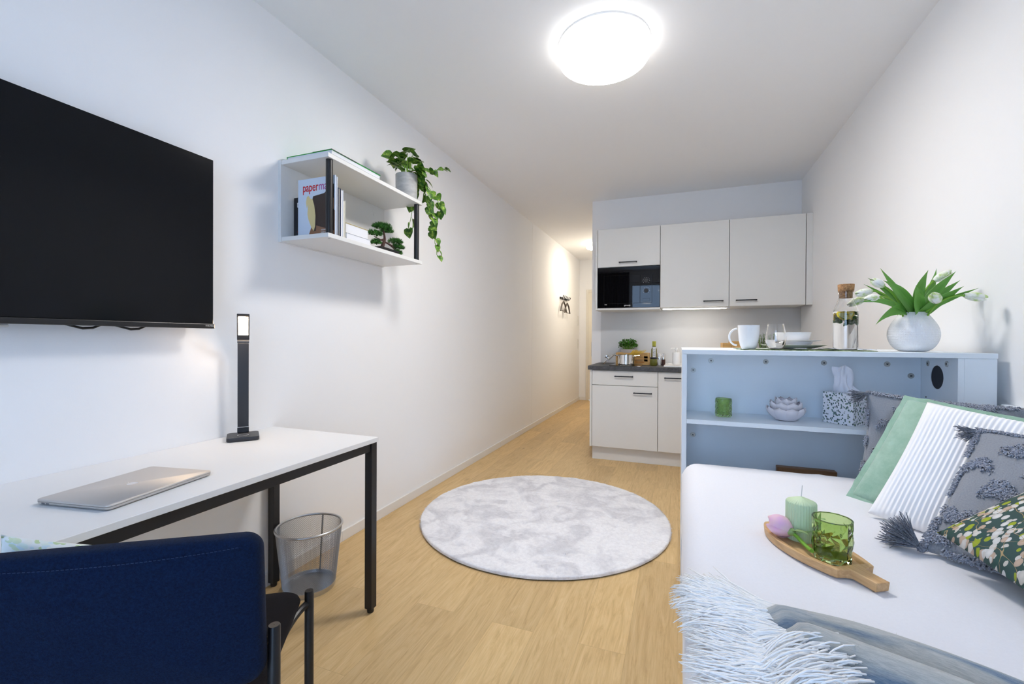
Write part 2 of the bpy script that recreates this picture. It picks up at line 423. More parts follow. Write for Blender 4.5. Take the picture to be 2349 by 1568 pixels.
hn=MB(); hn.tube([(-1.543,YF-.02,1.03),(-1.543,YF-.06,1.03),(-1.50,YF-.066,1.03),(-1.42,YF-.066,1.03)],.009,10); hn.cyl((-1.543,YF-.02,.92),(-1.543,YF-.032,.92),.012)
obj('door_handle',hn,M_steel,d,smooth=True)
# back wall behind the camera, with the tall window
WX0,WX1,WZ0,WZ1=-1.05,.80,.12,2.42
w=MB(); w.box(XL,WX0,YB-.2,YB,0,H); w.box(WX1,XR,YB-.2,YB,0,H); w.box(WX0,WX1,YB-.2,YB,0,WZ0); w.box(WX0,WX1,YB-.2,YB,WZ1,H)
struct('wall_back',w,M_wall)
win=MB()
for a in ((WX0,WX0+.07),(-.16,-.09),(WX1-.07,WX1)): win.box(a[0],a[1],YB-.12,YB-.05,WZ0,WZ1)
win.box(WX0+.07,WX1-.07,YB-.12,YB-.05,WZ0,WZ0+.07); win.box(WX0+.07,WX1-.07,YB-.12,YB-.05,WZ1-.07,WZ1)
wf=struct('window_1',win,mat('window_frame_paint',(.75,.75,.76),.4),bevel=.004)
M_pane=bpy.data.materials.new('window_pane'); M_pane.use_nodes=True
nt=M_pane.node_tree; nt.nodes.clear(); o_=nt.nodes.new('ShaderNodeOutputMaterial'); tr=nt.nodes.new('ShaderNodeBsdfTransparent'); gl=nt.nodes.new('ShaderNodeBsdfGlossy'); mx=nt.nodes.new('ShaderNodeMixShader')
gl.inputs['Roughness'].default_value=0; mx.inputs[0].default_value=.06; nt.links.new(tr.outputs[0],mx.inputs[1]); nt.links.new(gl.outputs[0],mx.inputs[2]); nt.links.new(mx.outputs[0],o_.inputs[0])
obj('pane',B(WX0+.07,-.16,YB-.09,YB-.082,WZ0+.07,WZ1-.07),M_pane,wf); obj('pane',B(-.09,WX1-.07,YB-.09,YB-.082,WZ0+.07,WZ1-.07),M_pane,wf)
M_curt=mat('unseen_dark_curtain',(.016,.018,.022),.95)  # dark cloth added out of view so glossy fronts mirror black around the window
for x0,x1,lab in ((-1.79,WX0+.02,'dark curtain hanging left of the window, added to darken the microwave reflection'),(WX1-.45,1.06,'dark curtain over the right of the window behind the camera, added to darken reflections')):
    c_=MB(); c_.sheet(lambda u,v:(x0+(x1-x0)*u,YB+.07+.028*math.sin(u*(x1-x0)*52)+.012*math.sin(v*5),.02+(H-.06)*v),120,8,.003)
    tag(obj('unseen_curtain',c_,M_curt,smooth=True,ang=2.),lab,'unseen_curtain','unseen curtains added at the window')
# baseboards in lengths
bb=MB()
for y0,y1 in ((YB,1.0),(1.0,2.02),(2.02,4.42),(4.42,6.82),(6.82,YF)): bb.box(XL,XL+.013,y0+.0007,y1-.0007,0,.06)
struct('baseboard_left',bb,M_trim,bevel=.002)
struct('baseboard_end',B(XL+.013,DX0,YF-.013,YF,0,.06),M_trim,bevel=.002)
struct('baseboard_hall',B(XK-.013,XK,YK,YF,0,.06),M_trim,bevel=.002)
struct('trim_1',B(XL,XL+.0012,5.522,5.526,.06,H),M_trim)

# ------------------------------------------------------------------ ceiling lamps
def ceiling_lamp(cx,cy,r,h,m,ms,label):
    t=thing('ceiling_lamp',label,'ceiling lamp',(cx,cy,H),group=None)
    obj('base_ring',MB().lathe([(r-.012,0),(r-.002,0),(r-.002,-.012),(r-.012,-.012)],cx,cy,H,64,loop=True),M_trim,t,smooth=True)
    k=.028
    cv=[(r-k+k*math.sin(a),-h+k-k*math.cos(a)) for a in [i*PI/12 for i in range(7)]]
    obj('diffuser',MB().lathe([(.001,-h)]+cv[:4],cx,cy,H,64),m,t,smooth=True)
    obj('diffuser_side',MB().lathe(cv[3:]+[(r,-.012),(r-.006,-.012)],cx,cy,H,64),ms,t,smooth=True)
    return t
ceiling_lamp(-.375,2.305,.232,.092,M_lamp,M_lampside,'large round white ceiling lamp, lit, above the rug')
ceiling_lamp(-1.22,7.0,.17,.09,M_lamp2,M_lamp2side,'small round ceiling lamp glowing warm in the far hallway')

# ------------------------------------------------------------------ kitchen
def handle(parent,x0,x1,y,z):
    h=MB(); h.box(x0,x1,y-.030,y-.022,z-.005,z+.005)
    for x in (x0+.004,x1-.012): h.box(x,x+.008,y-.030,y,z-.005,z+.005)
    return obj('handle',h,M_handle,parent,bevel=.001)
UY=4.506; UZ0,UZ1=1.472,2.266
def wall_cabinet(x0,x1,z0,z1,label,hx):
    t=thing('wall_cabinet',label,'kitchen cabinet',((x0+x1)/2,YK-.0,z0),group='wall cabinets over the worktop')
    obj('body',B(x0+.001,x1-.001,UY+.021,YK-.002,z0,z1),M_lam,t)
    dd=obj('door',B(x0+.0025,x1-.0025,UY,UY+.019,z0+.002,z1-.001),M_lam,t,bevel=.001,bseg=1)
    handle(dd,hx[0],hx[1],UY,hx[2]); return t
wall_cabinet(-.779,-.178,1.884,UZ1,'short grey wall cabinet with flap door above the black microwave',(-.567,-.391,1.926))
wall_cabinet(-.178,.423,UZ0,UZ1,'middle tall grey wall cabinet, lit strip beneath it, handle at lower right',(.205,.375,1.523))
wall_cabinet(.423,1.024,UZ0,UZ1,'tall grey wall cabinet nearest the right wall, handle at lower left',(.476,.648,1.524))
fp=obj('filler_panel',B(1.027,1.0735,UY,UY+.019,UZ0,UZ1),M_lam); tag(fp,'narrow grey filler strip between wall cabinet and right wall','filler panel')
sp=obj('side_panel',B(-.799,-.781,UY+.002,YK-.002,UZ0-.014,UZ1),M_lam); tag(sp,'thin grey end panel at the left of the wall cabinets','side panel')
bp=obj('bottom_panel',B(-.779,-.179,UY+.004,YK-.002,UZ0-.014,UZ0+.004),M_lam); tag(bp,'grey shelf board carrying the built-in microwave','shelf board')
# microwave
t=thing('microwave','black glass built-in microwave oven under the short wall cabinet','microwave',(-.4785,UY+.1,UZ0+.006))
obj('body',B(-.774,-.183,UY+.02,UY+.37,UZ0+.008,1.876),M_blkp,t)
obj('front_frame',B(-.777,-.180,UY,UY+.02,UZ0+.006,1.880),M_glassblk,t,bevel=.002)
dr=obj('door',B(-.716,-.364,UY-.006,UY-.0005,1.520,1.800),M_glassblk,t,bevel=.002)
cp=obj('control_panel',B(-.360,-.252,UY-.006,UY-.0005,1.520,1.800),M_glassblk,t,bevel=.002)
rx=basis((1,0,0),(0,0,1),(0,-1,0))
textobj('brand_lettering','gorenje',.020,M_white_lbl,t,(-.515,UY-.0006,1.495),rx)
for zz in (1.737,1.640):
    k=obj('knob',MB().cyl((-.306,UY-.006,zz),(-.306,UY-.022,zz),.021,.019,24),M_blkp,cp,smooth=True)
    mk=MB()
    for j in range(9):
        a=PI*(-.2+1.4*j/8); q=Vector((-.306+.031*math.cos(a),UY-.0066,zz+.031*math.sin(a))); mk.box(q.x-.0018,q.x+.0018,UY-.0068,UY-.006,q.z-.0018,q.z+.0018)
    obj('dial_marks',mk,M_white_lbl,cp)
obj('open_button',B(-.340,-.272,UY-.009,UY-.006,1.536,1.566),M_glassblk,cp,bevel=.002)
obj('door_badge',B(-.706,-.684,UY-.0068,UY-.006,1.508,1.5115),M_white_lbl,dr)
# splashback
s_=obj('splashback',B(-.806,XR-.001,YK-.008,YK,.912,UZ0-.002),mat('grey_splashback',(.64,.64,.635),.35)); tag(s_,'smooth grey splashback panel between worktop and wall cabinets','splashback')
# under-cabinet light
t=thing('under_cabinet_light','slim lit strip light fixed beneath the middle wall cabinet','strip light',(.13,4.58,UZ0))
obj('housing',B(-.165,.435,4.555,4.60,UZ0-.010,UZ0-.001),M_trim,t); obj('diffuser',B(-.15,.405,4.558,4.597,UZ0-.015,UZ0-.0105),M_led,t)
sw=obj('switch',B(.41,.432,4.56,4.595,UZ0-.014,UZ0-.0105),M_trim,t)
# base units
BY=4.27; BZ0,BZ1=.137,.870
def base_cabinet(x0,x1,label,drawer):
    t=thing('base_cabinet',label,'kitchen cabinet',((x0+x1)/2,YK,0),group='base cabinets under the worktop')
    obj('body',B(x0+.001,x1-.001,BY+.021,YK-.01,BZ0,BZ1),M_lam,t)
    if drawer:
        f=obj('drawer',B(x0+.003,x1-.0025,BY,BY+.019,.7295,.866),M_lam,t,bevel=.001,bseg=1); handle(f,-.571,-.399,BY,.816)
        f=obj('door',B(x0+.003,x1-.0025,BY,BY+.019,BZ0,.7245),M_lam,t,bevel=.001,bseg=1); handle(f,-.398,-.231,BY,.666)
    else:
        f=obj('door',B(x0+.0025,x1-.0025,BY,BY+.019,BZ0,.866),M_lam,t,bevel=.001,bseg=1); handle(f,x0+.054,x0+.226,BY,.815)
    return t
base_cabinet(-.787,-.181,'grey base cabinet with one drawer above one door, under the hob',True)
base_cabinet(-.181,.419,'grey sink base cabinet with one full-height door, partly hidden by the bedside unit',False)
e_=obj('side_panel',B(-.806,-.788,BY+.002,YK-.002,BZ0-.003,.870),M_lam); tag(e_,'thin grey end panel at the left of the base cabinets','side panel')
p_=obj('plinth',B(-.790,1.05,4.332,4.35,.001,.134),M_lam); tag(p_,'recessed grey plinth board under the base cabinets','plinth')
w_=obj('worktop',B(-.822,XR-.002,4.245,YK-.009,.872,.911),M_stone,bevel=.002); tag(w_,'dark stone-effect kitchen worktop','worktop')
h_=thing('hob','flat black glass hob set in the worktop under the steel saucepan','hob',(-.48,4.52,.911))
obj('glass_plate',B(-.625,-.335,4.28,4.80,.9112,.9165),M_glassblk,h_,bevel=.002)
obj('touch_controls',B(-.53,-.43,4.30,4.315,.9166,.9169),M_white_lbl,h_)
t=thing('sink','white inset sink at the right of the worktop','sink',(.14,4.6,.911))
sk=MB(); sk.box(-.135,.42,4.33,4.36,.9112,.921); sk.box(-.135,.42,4.84,4.87,.9112,.921); sk.box(-.135,-.105,4.36,4.84,.9112,.921); sk.box(.39,.42,4.36,4.84,.9112,.921)
obj('rim',sk,M_porc,t,bevel=.003); obj('drainer',B(-.105,.39,4.36,4.84,.9112,.914),M_porc,t)
# saucepan
def wz(z): return .9165+z
px,py=-.487,4.47
t=thing('saucepan','shiny steel saucepan with two side handles standing on the hob','saucepan',(px,py,.9165))
R_=.081
obj('body',MB().lathe([(.001,0.001),(R_-.004,.001),(R_,.006),(R_,.098),(R_+.003,.1),(R_-.002,.1),(R_-.003,.012),(.001,.012)],px,py,.9165,48),M_chrome,t,smooth=True)
for sgn in (-1,1):
    obj('handle',MB().tube([(px+sgn*R_,py-.03,wz(.088)),(px+sgn*(R_+.045),py-.028,wz(.092)),(px+sgn*(R_+.052),py,wz(.093)),(px+sgn*(R_+.045),py+.028,wz(.092)),(px+sgn*R_,py+.03,wz(.088))],.005,8),M_chrome,t,smooth=True)
# lid leaning on pan
lc=Vector((-.712,4.43,.9115)); ldir=Vector((.74,.0,.67)).normalized(); ln=Vector((-.67,.0,.74)).normalized(); ls=Vector((0,1,0))
RL=basis(ldir,ls,ln)
t=thing('pan_cover','round glass saucepan lid with steel rim leaning against the pan','pan lid',tuple(lc+ldir*.086+Vector((0,0,.002))),RL)
obj('glass_disc',MB().lathe([(.001,.014),(.04,.011),(.079,.001),(.079,-.001),(.04,.008),(.001,.011)],0,0,0,40,loop=False),M_glass,t,smooth=True,local=True)
obj('rim',MB().lathe([(.078+.004*math.cos(a),.004*math.sin(a)) for a in [i*PI/4 for i in range(8)]],0,0,0,40,loop=True),M_chrome,t,smooth=True,local=True)
obj('knob',MB().lathe([(.001,.012),(.010,.012),(.010,.024),(.020,.030),(.020,.040),(.014,.045),(.001,.045)],0,0,0,24),M_chrome,t,smooth=True,local=True)
# pasta in the pot: strands fanned out
for_p=MB()
for i in range(70):
    a=rng.uniform(-.05,.05); bx=px+.012+rng.uniform(-.03,.03); by=py+rng.uniform(-.035,.035)
    for_p.tube([(bx,by,wz(.02)),(bx+.05+a*.3,by+a*.4,wz(.09)),(bx+.115+a,by+a,wz(.135)+rng.uniform(-.012,.012))],.0014,4)
o=obj('spaghetti',for_p,M_pasta); tag(o,'bunch of dry yellow spaghetti fanned out of the saucepan','pasta')
# bamboo knife-slot crate behind pan
t=thing('bamboo_box','slotted bamboo box standing behind the saucepan','wooden box',(-.44,4.66,.911))
bx=MB(); x0,x1,y0,y1,z0,z1=-.603,-.277,4.58,4.74,.9115,1.030
bx.box(x0,x0+.016,y0,y1,z0,z1); bx.box(x1-.016,x1,y0,y1,z0,z1); bx.box(x0+.016,x1-.016,y1-.012,y1,z0,z1); bx.box(x0+.016,x1-.016,y0+.012,y1-.012,z0,z0+.01)
obj('body',bx,M_bamboo,t,bevel=.002)
fb=MB()
fb.box(x0+.016,x1-.016,y0,y0+.012,z0,z0+.018); fb.box(x0+.016,x1-.016,y0,y0+.012,z1-.022,z1)
for zz in (.034,.065): fb.box(x0+.016,x1-.016,y0,y0+.012,z0+zz,z0+zz+.022)
fb.box(x0+.016,x0+.08,y0,y0+.0118,z0+.018,z1-.022); fb.box(x1-.05,x1-.016,y0,y0+.0118,z0+.018,z1-.022)
obj('slotted_front',fb,M_bamboo,t)
# parsley
def herb(name,label,cx,cy,z0,rp,hp,m_pot,rad,hh,n,m_leaf,seed,ls=.016):
    t=thing(name,label,'potted herb',(cx,cy,z0)); r=random.Random(seed)
    obj('pot',MB().lathe([(.001,0),(rp*.82,0),(rp,hp),(rp*.93,hp),(rp*.9,hp-.01),(.001,hp-.01)],cx,cy,z0,32),m_pot,t,smooth=True)
    st=MB(); lf=MB()
    for i in range(n):
        a=r.uniform(0,2*PI); q=rad*math.sqrt(r.random()); z=hp+hh*r.uniform(.25,1)*(1-.35*(q/rad)**2)
        tip=Vector((cx+q*math.cos(a),cy+q*math.sin(a),z0+z)); base=Vector((cx+.45*q*math.cos(a),cy+.45*q*math.sin(a),z0+hp-.012))
        if i%3==0: st.tube([base,base.lerp(tip,.5)+Vector((0,0,.01)),tip],.0011,4)
        for k in range(3):
            dv=Vector((r.uniform(-1,1),r.uniform(-1,1),r.uniform(-.2,.7))).normalized()*ls*r.uniform(.8,1.3)
            lf.ribbon_leaf([tip,tip+dv*.5+Vector((0,0,.004)),tip+dv],ls*.42,seg=3,thick=0.,fold=.3)
    obj('stems',st,M_stem,t); o=obj('foliage',lf,m_leaf,t,smooth=True); return t
M_pars=mat('parsley_leaf',(.045,.22,.02),.5); n_=N(M_pars); n_.color(n_.ramp(n_.noise(n_.coord(),60,2),[(.35,(.02,.11,.01)),(.65,(.10,.34,.035))]))
herb('potted_parsley','bushy parsley in grey pot behind the saucepan',-.502,4.785,.9112,.079,.152,M_greypot,.098,.105,230,M_pars,3,.017)
# oil bottle
cx,cy=-.235,4.62
t=thing('oil_bottle','tall olive oil bottle with yellow-green cap behind the jar','bottle',(cx,cy,.911))
obj('glass_body',MB().lathe([(.001,0),(.026,0),(.027,.004),(.027,.155),(.022,.168),(.0165,.174),(.0165,.188),(.001,.188)],cx,cy,.9112,28),M_oil,t,smooth=True)
obj('cap',MB().lathe([(.001,.236),(.016,.236),(.0175,.232),(.0175,.19),(.017,.188),(.001,.188)],cx,cy,.9112,24),M_oilcap,t,smooth=True)
obj('front_label',B(cx-.012,cx+.018,cy-.0282,cy-.0268,.985,1.092),M_white_lbl,t)
lb=MB()
for k in range(5): lb.box(cx-.008+.002*(k%2),cx+.012-.003*(k%3),cy-.0286,cy-.0282,1.005+.014*k,1.009+.014*k)
obj('label_print',lb,M_alud,t)
cx,cy=-.232,4.50
t=thing('pesto_jar','squat glass jar of green pesto with dark lid in front of the oil bottle','jar',(cx,cy,.911))
obj('jar_body',MB().lathe([(.001,0),(.029,0),(.033,.006),(.034,.05),(.030,.064),(.028,.066),(.001,.066)],cx,cy,.9112,32),M_pesto,t,smooth=True)
obj('lid',MB().lathe([(.001,.067),(.031,.067),(.033,.07),(.033,.078),(.031,.081),(.001,.081)],cx,cy,.9112,32),M_jarlid,t,smooth=True)
for cx,m_,lab in ((-.186,M_salt,'salt mill with steel top and white salt, beside the oil bottle'),(-.146,M_pepper,'pepper mill with steel top and dark peppercorns, right of the salt mill')):
    cy=4.60; t=thing('spice_mill',lab,'spice mill',(cx,cy,.911),group='salt and pepper mills')
    obj('glass_base',MB().lathe([(.001,0),(.018,0),(.018,.058),(.001,.058)],cx,cy,.9112,24),m_,t,smooth=True)
    obj('grinder_top',MB().lathe([(.001,.058),(.0195,.058),(.0185,.112),(.016,.116),(.001,.116)],cx,cy,.9112,24),M_chrome,t,smooth=True)
cx,cy=-.027,4.62
t=thing('soap_dispenser','white pump soap dispenser behind the sink','soap dispenser',(cx,cy,.911))
obj('bottle',MB().lathe([(.001,0),(.034,0),(.036,.004),(.036,.112),(.033,.117),(.014,.119),(.001,.119)],cx,cy,.9222,32),M_porc,t,smooth=True)
pm=MB().lathe([(.001,.119),(.008,.119),(.008,.135),(.014,.136),(.014,.162),(.001,.162)],cx,cy,.9222,20); pm.tube([(cx,cy,1.078),(cx-.045,cy-.01,1.078),(cx-.05,cy-.01,1.072)],.005,8)
obj('pump_head',pm,M_porc,t,smooth=True)
# bamboo boxes and rosemary further along the worktop
for x0,x1,z1,lab in ((.378,.447,1.135,'lower bamboo box seen left over the bar top, behind the mug handle'),(.449,.575,1.152,'taller bamboo box behind the white mug')):
    t=thing('bamboo_box',lab,'wooden box',((x0+x1)/2,4.68,.921),group='bamboo boxes by the mug')
    b_=MB(); b_.box(x0,x0+.012,4.55,4.80,.9215,z1); b_.box(x1-.012,x1,4.55,4.80,.9215,z1); b_.box(x0+.012,x1-.012,4.55,4.562,.9215,z1); b_.box(x0+.012,x1-.012,4.788,4.80,.9215,z1); b_.box(x0+.012,x1-.012,4.562,4.788,.9215,.93)
    obj('body',b_,M_bamboo,t,bevel=.002)
M_rosem=mat('rosemary_leaf',(.045,.085,.045),.6)
t=thing('potted_rosemary','dark rosemary plant in a pot behind the drinking glass','potted herb',(.735,4.66,.911)); r=random.Random(5)
obj('pot',MB().lathe([(.001,0),(.05,0),(.062,.11),(.056,.11),(.054,.1),(.001,.1)],.735,4.66,.9112,28),M_greypot,t,smooth=True)
st=MB(); lf=MB()
for i in range(26):
    a=r.uniform(0,2*PI); q=r.uniform(0,.075); top=Vector((.735+q*math.cos(a)*1.3,4.66+q*math.sin(a),.911+r.uniform(.2,.335))); bs=Vector((.735+q*.4*math.cos(a),4.66+q*.4*math.sin(a),1.005))
    st.tube([bs,top],.0014,4)
    for k in range(22):
        p=bs.lerp(top,.15+.85*k/22); dv=Vector((r.uniform(-1,1),r.uniform(-1,1),r.uniform(.2,1))).normalized()*.024
        lf.ribbon_leaf([p,p+dv*.5,p+dv],.0022,seg=2,thick=0.)
obj('stems',st,M_stem,t); obj('foliage',lf,M_rosem,t)

# ------------------------------------------------------------------ bedside bar unit
SY0,SYB,SY1=2.058,2.318,2.74; SX0,SX1=.012,1.045; ST=1.119
t=thing('bar_unit','pale grey open shelf unit with bar top at the foot of the kitchen','shelf unit',(.53,2.4,0)); UNIT=t
obj('top_board',B(SX0-.001,SX1+.001,SY0-.003,SY1,ST-.019,ST),M_lam2,t,bevel=.0008,bseg=1)
obj('side_panel',B(SX0,SX0+.019,SY0,SY1,.012,ST-.0195),M_lam2,t,bevel=.0006,bseg=1)
obj('back_panel',B(SX0+.0195,.9375,SYB,SYB+.016,.012,ST-.0195),M_lam2,t)
obj('shelf_board',B(SX0+.0195,.9375,SY0,SYB-.0005,.801,.82),M_lam2,t,bevel=.0006,bseg=1)
obj('shelf_board',B(SX0+.0195,.9375,SY0+.02,SYB-.0005,.381,.40),M_lam2,t)
# partition with a round cable hole
def holed_panel(x0,x1,y0,y1,z0,z1,cy,cz,r,seg=40):
    m=MB(); 
    def edge(a):
        c,s=math.cos(a),math.sin(a); k=min(((y1-cy) if c>0 else (y0-cy))/c if abs(c)>1e-9 else 1e9, ((z1-cz) if s>0 else (z0-cz))/s if abs(s)>1e-9 else 1e9)
        return cy+k*c,cz+k*s
    an=sorted(set([2*PI*i/seg for i in range(seg)]+[math.atan2(z-cz,y-cy)%(2*PI) for y in (y0,y1) for z in (z0,z1)]))
    for xx in (x0,x1):
        A=[m.b.verts.new((xx,cy+r*math.cos(a),cz+r*math.sin(a))) for a in an]; E=[m.b.verts.new((xx,)+edge(a)) for a in an]
        for i in range(len(an)):
            j=(i+1)%len(an); m.face([A[i],E[i],E[j],A[j]])
        if xx==x0: A0,E0=A,E
    for i in range(len(an)):
        j=(i+1)%len(an); m.face([A0[i],A0[j],A[j],A[i]]); m.face([E0[j],E0[i],E[i],E[j]])
    return m
obj('partition',holed_panel(.938,.956,SY0,SYB+.016,.012,ST-.0195,2.197,1.021,.046),M_lam2,t)
obj('closing_panel',B(.9565,SX1,SY0,SY0+.018,.012,ST-.0195),M_lam2,t)
obj('side_panel',B(SX1-.018,SX1,SY0+.0185,SY1,.012,ST-.0195),M_lam2,t)
obj('hole_shade_plug',MB().cyl((.9400,2.197,1.021),(.9550,2.197,1.021),.0458,seg=40),M_hole,t)  # black plug paints in the shade inside the cable hole
for x in (.02,): obj('foot',B(SX0+.002,SX0+.03,SY0+.004,SY0+.04,0,.012),M_wood2,t)
obj('foot',B(1.0,1.03,SY0+.004,SY0+.04,0,.012),M_wood2,t)
def cap(p,n):
    n=Vector(n); m=MB(); m.cyl(p,Vector(p)+n*.0025,.0115,.0105,20)
    o=obj('screw_cap',m,M_plug,UNIT,smooth=True)
    c=MB(); u=n.orthogonal().normalized(); v=n.cross(u); q=Vector(p)+n*.0026
    for a,b_ in ((u,v),(v,u)):
        R_=basis(a,b_,n); c.box(-.0045,.0045,-.0011,.0011,-.0003,.0004,Matrix.Translation(q)@R_.to_4x4())
    obj('cross_slot',c,M_hole,o)
for x,z in ((.142,1.063),(.372,1.063),(.598,1.063),(.824,1.063),(.905,1.016),(.064,1.016),(.064,.703)): cap((x,SYB,z),(0,-1,0))
for y,z in ((2.262,1.072),(2.128,1.076)): cap((.938,y,z),(-1,0,0))
for y,z in ((2.275,.935),(2.105,.925)): obj('pilot_hole',MB().cyl((.938,y,z),(.9365,y,z),.003,.003,10),M_hole,t)
b_=obj('wooden_box',B(.412,.636,2.262,2.30,.402,.599),M_wood2,bevel=.003); tag(b_,'brown wooden board edge showing behind the mattress','wooden board')

# ------------------------------------------------------------------ things on the bar top
Z0=ST+.0005
# placemat
pm=MB(); xs0,xs1,ys0,ys1=.255,.725,2.115,2.46
pm.sheet(lambda u,v:(xs0+(xs1-xs0)*u+.006*math.sin(v*19),ys0+(ys1-ys0)*v+.006*math.sin(u*27),Z0+.0022+.0010*math.sin(u*31+v*9)),46,34,.002)
pl_=obj('placemat',pm,M_mat,smooth=True); tag(pl_,'green leaf-patterned placemat under the white crockery','placemat')
ZP=Z0+.0036
# mug
cx,cy=.281,2.165; t=thing('mug','white porcelain mug with large handle standing on the placemat','mug',(cx,cy,ZP))
def wl(prof,th):  # outer profile -> closed cup wall
    inner=[(max(.001,r-th),z+(th if i==0 else 0)) for i,(r,z) in enumerate(prof)]
    return [(.001,prof[0][1])]+prof+inner[::-1]+[(.001,prof[0][1]+th)]
obj('cup',MB().lathe(wl([(.024,0),(.027,.002),(.033,.015),(.0385,.04),(.0415,.075),(.0425,.103)],.0032),cx,cy,ZP,48),M_porc,t,smooth=True)
hp=[(cx-.036-.040*math.sin(k*PI/18)**.8,cy,ZP+.052+.037*math.cos(k*PI/18)) for k in range(1,18)]
obj('handle',MB().tube(hp,.0042,10),M_porc,t,smooth=True)
# drinking glass with water
cx,cy=.384,2.165; t=thing('drinking_glass','clear stemless glass a third full of water beside the mug','drinking glass',(cx,cy,ZP))
gp=[(.020,0),(.027,.004),(.035,.018),(.039,.038),(.0385,.055),(.034,.085),(.0295,.108)]
obj('glass_bowl',MB().lathe(wl(gp,.0014),cx,cy,ZP,48),M_glass,t,smooth=True)
obj('water',MB().lathe([(.001,.0010),(.0262,.0042),(.0342,.018),(.0382,.038),(.0382,.041),(.001,.041)],cx,cy,ZP,40),M_water,t,smooth=True)
# plates and bowl
px,py=.487,2.36
def dish(name,label,prof,z,cat):
    o=obj(name,MB().lathe(prof,px,py,z,72),M_porc,smooth=True); return tag(o,label,cat)
dish('dinner_plate','large flat white plate at the bottom of the crockery stack',[(.001,0),(.08,0),(.085,.004),(.128,.0165),(.130,.018),(.127,.0185),(.084,.007),(.08,.005),(.001,.005)],ZP+.0003,'plate')
dish('soup_plate','white rimmed soup plate between dinner plate and bowl',[(.001,0),(.06,0),(.066,.004),(.078,.025),(.113,.0305),(.115,.032),(.112,.0325),(.076,.028),(.063,.008),(.001,.006)],ZP+.0078,'plate')
dish('bowl','white bowl on top of the stacked plates',[(.001,0),(.036,0),(.042,.003),(.060,.022),(.070,.052),(.0715,.060),(.069,.0605),(.058,.026),(.04,.007),(.001,.006)],ZP+.0150,'bowl')
# cutlery lying in front of the plates
def cutlery(name,label,x,y,ang,kind):
    t=thing(name,label,'cutlery',(x,y,ZP),Matrix.Rotation(ang,3,'Z'),group='cutlery on the placemat')
    hd=MB(); hd.sheet(lambda u,v:(-.02-.12*u,(v-.5)*(.006+.008*u**2),.0025+.003*math.sin(PI*min(1,u*1.1))),10,3,.0016)
    obj('handle',hd,M_chrome,t,smooth=True,local=True)
    if kind=='spoon':
        b=MB(); b.sheet(lambda u,v:(-.02+.06*u,(v-.5)*.036*math.sin(PI*(.06+.88*u))**.7,.0045-.004*math.sin(PI*u)*(1-(2*v-1)**2)+.004*u),10,6,.0012); obj('spoon_head',b,M_chrome,t,smooth=True,local=True)
    elif kind=='fork':
        b=MB(); b.sheet(lambda u,v:(-.02+.025*u,(v-.5)*(.006+.016*u),.0035+.002*u),4,4,.0012)
        for k in range(4): b.box(.005,.045,-.0095+.0055*k,-.0065+.0055*k,.0042,.0056)
        obj('fork_head',b,M_chrome,t,smooth=True,local=True)
    else:
        b=MB(); b.box(-.02,.09,-.009,.006,.0015,.003); obj('blade',b,M_chrome,t,local=True)
cutlery('fork','steel fork on the placemat in front of the plates, nearest the glass',.50,2.185,PI+.25,'fork')
cutlery('knife','steel knife on the placemat right of the plates',.620,2.225,PI/2+.5,'knife')
cutlery('spoon','steel spoon on the placemat beside the carafe',.600,2.190,-.6+PI,'spoon')
# carafe
cx,cy=.652,2.235
CZ=ZP
t=thing('carafe','glass water carafe with cork stopper, lemon and mint inside','carafe',(cx,cy,CZ))
gp=[(.038,0),(.0425,.004),(.0435,.012),(.0435,.160),(.0425,.168),(.030,.200),(.0265,.212),(.0262,.243),(.0275,.247)]
obj('glass_bottle',MB().lathe(wl(gp,.0016),cx,cy,CZ,56),M_glass,t,smooth=True)
obj('water',MB().lathe([(.001,.0010),(.038,.0010),(.0424,.012),(.0424,.160),(.001,.160)],cx,cy,CZ,48),M_water,t,smooth=True)
obj('cork_stopper',MB().lathe([(.001,.217),(.0235,.217),(.0245,.240),(.0278,.2475),(.0292,.272),(.0285,.274),(.001,.275)],cx,cy,CZ,36),M_cork,t,smooth=True)
def wedge(x,y,z,rot,tilt):
    R_=Matrix.Rotation(rot,3,'Z')@Matrix.Rotation(tilt,3,'X'); w_=MB()
    def P(a,r,h): return Vector((x,y,z))+R_@Vector((r*math.cos(a),h,r*math.sin(a)))
    w_.rings([[P(PI+PI*i/12,.026,-.004) for i in range(13)],[P(PI+PI*i/12,.026,.004) for i in range(13)]])
    return w_
for (x,y,z,ro,ti) in ((-.010,-.027,.155,.1,.10),(.008,-.008,.154,1.2,-.2),(-.012,.012,.150,.5,.3)):
    a=obj('lemon_slice',wedge(cx+x,cy+y,CZ+z,ro,ti),M_lemonf,t)
    rr=MB(); R_=Matrix.Rotation(ro,3,'Z')@Matrix.Rotation(ti,3,'X')
    rr.tube([Vector((cx+x,cy+y,CZ+z))+R_@Vector((.0268*math.cos(PI+PI*i/12),0,.0268*math.sin(PI+PI*i/12))) for i in range(13)],.0045,6)
    rr.box(-.027,.027,-.0042,.0042,-.001,.004,Matrix.Translation((cx+x,cy+y,CZ+z))@R_.to_4x4())
    obj('lemon_rind',rr,M_lemon,a)
mt_=MB(); r=random.Random(12)
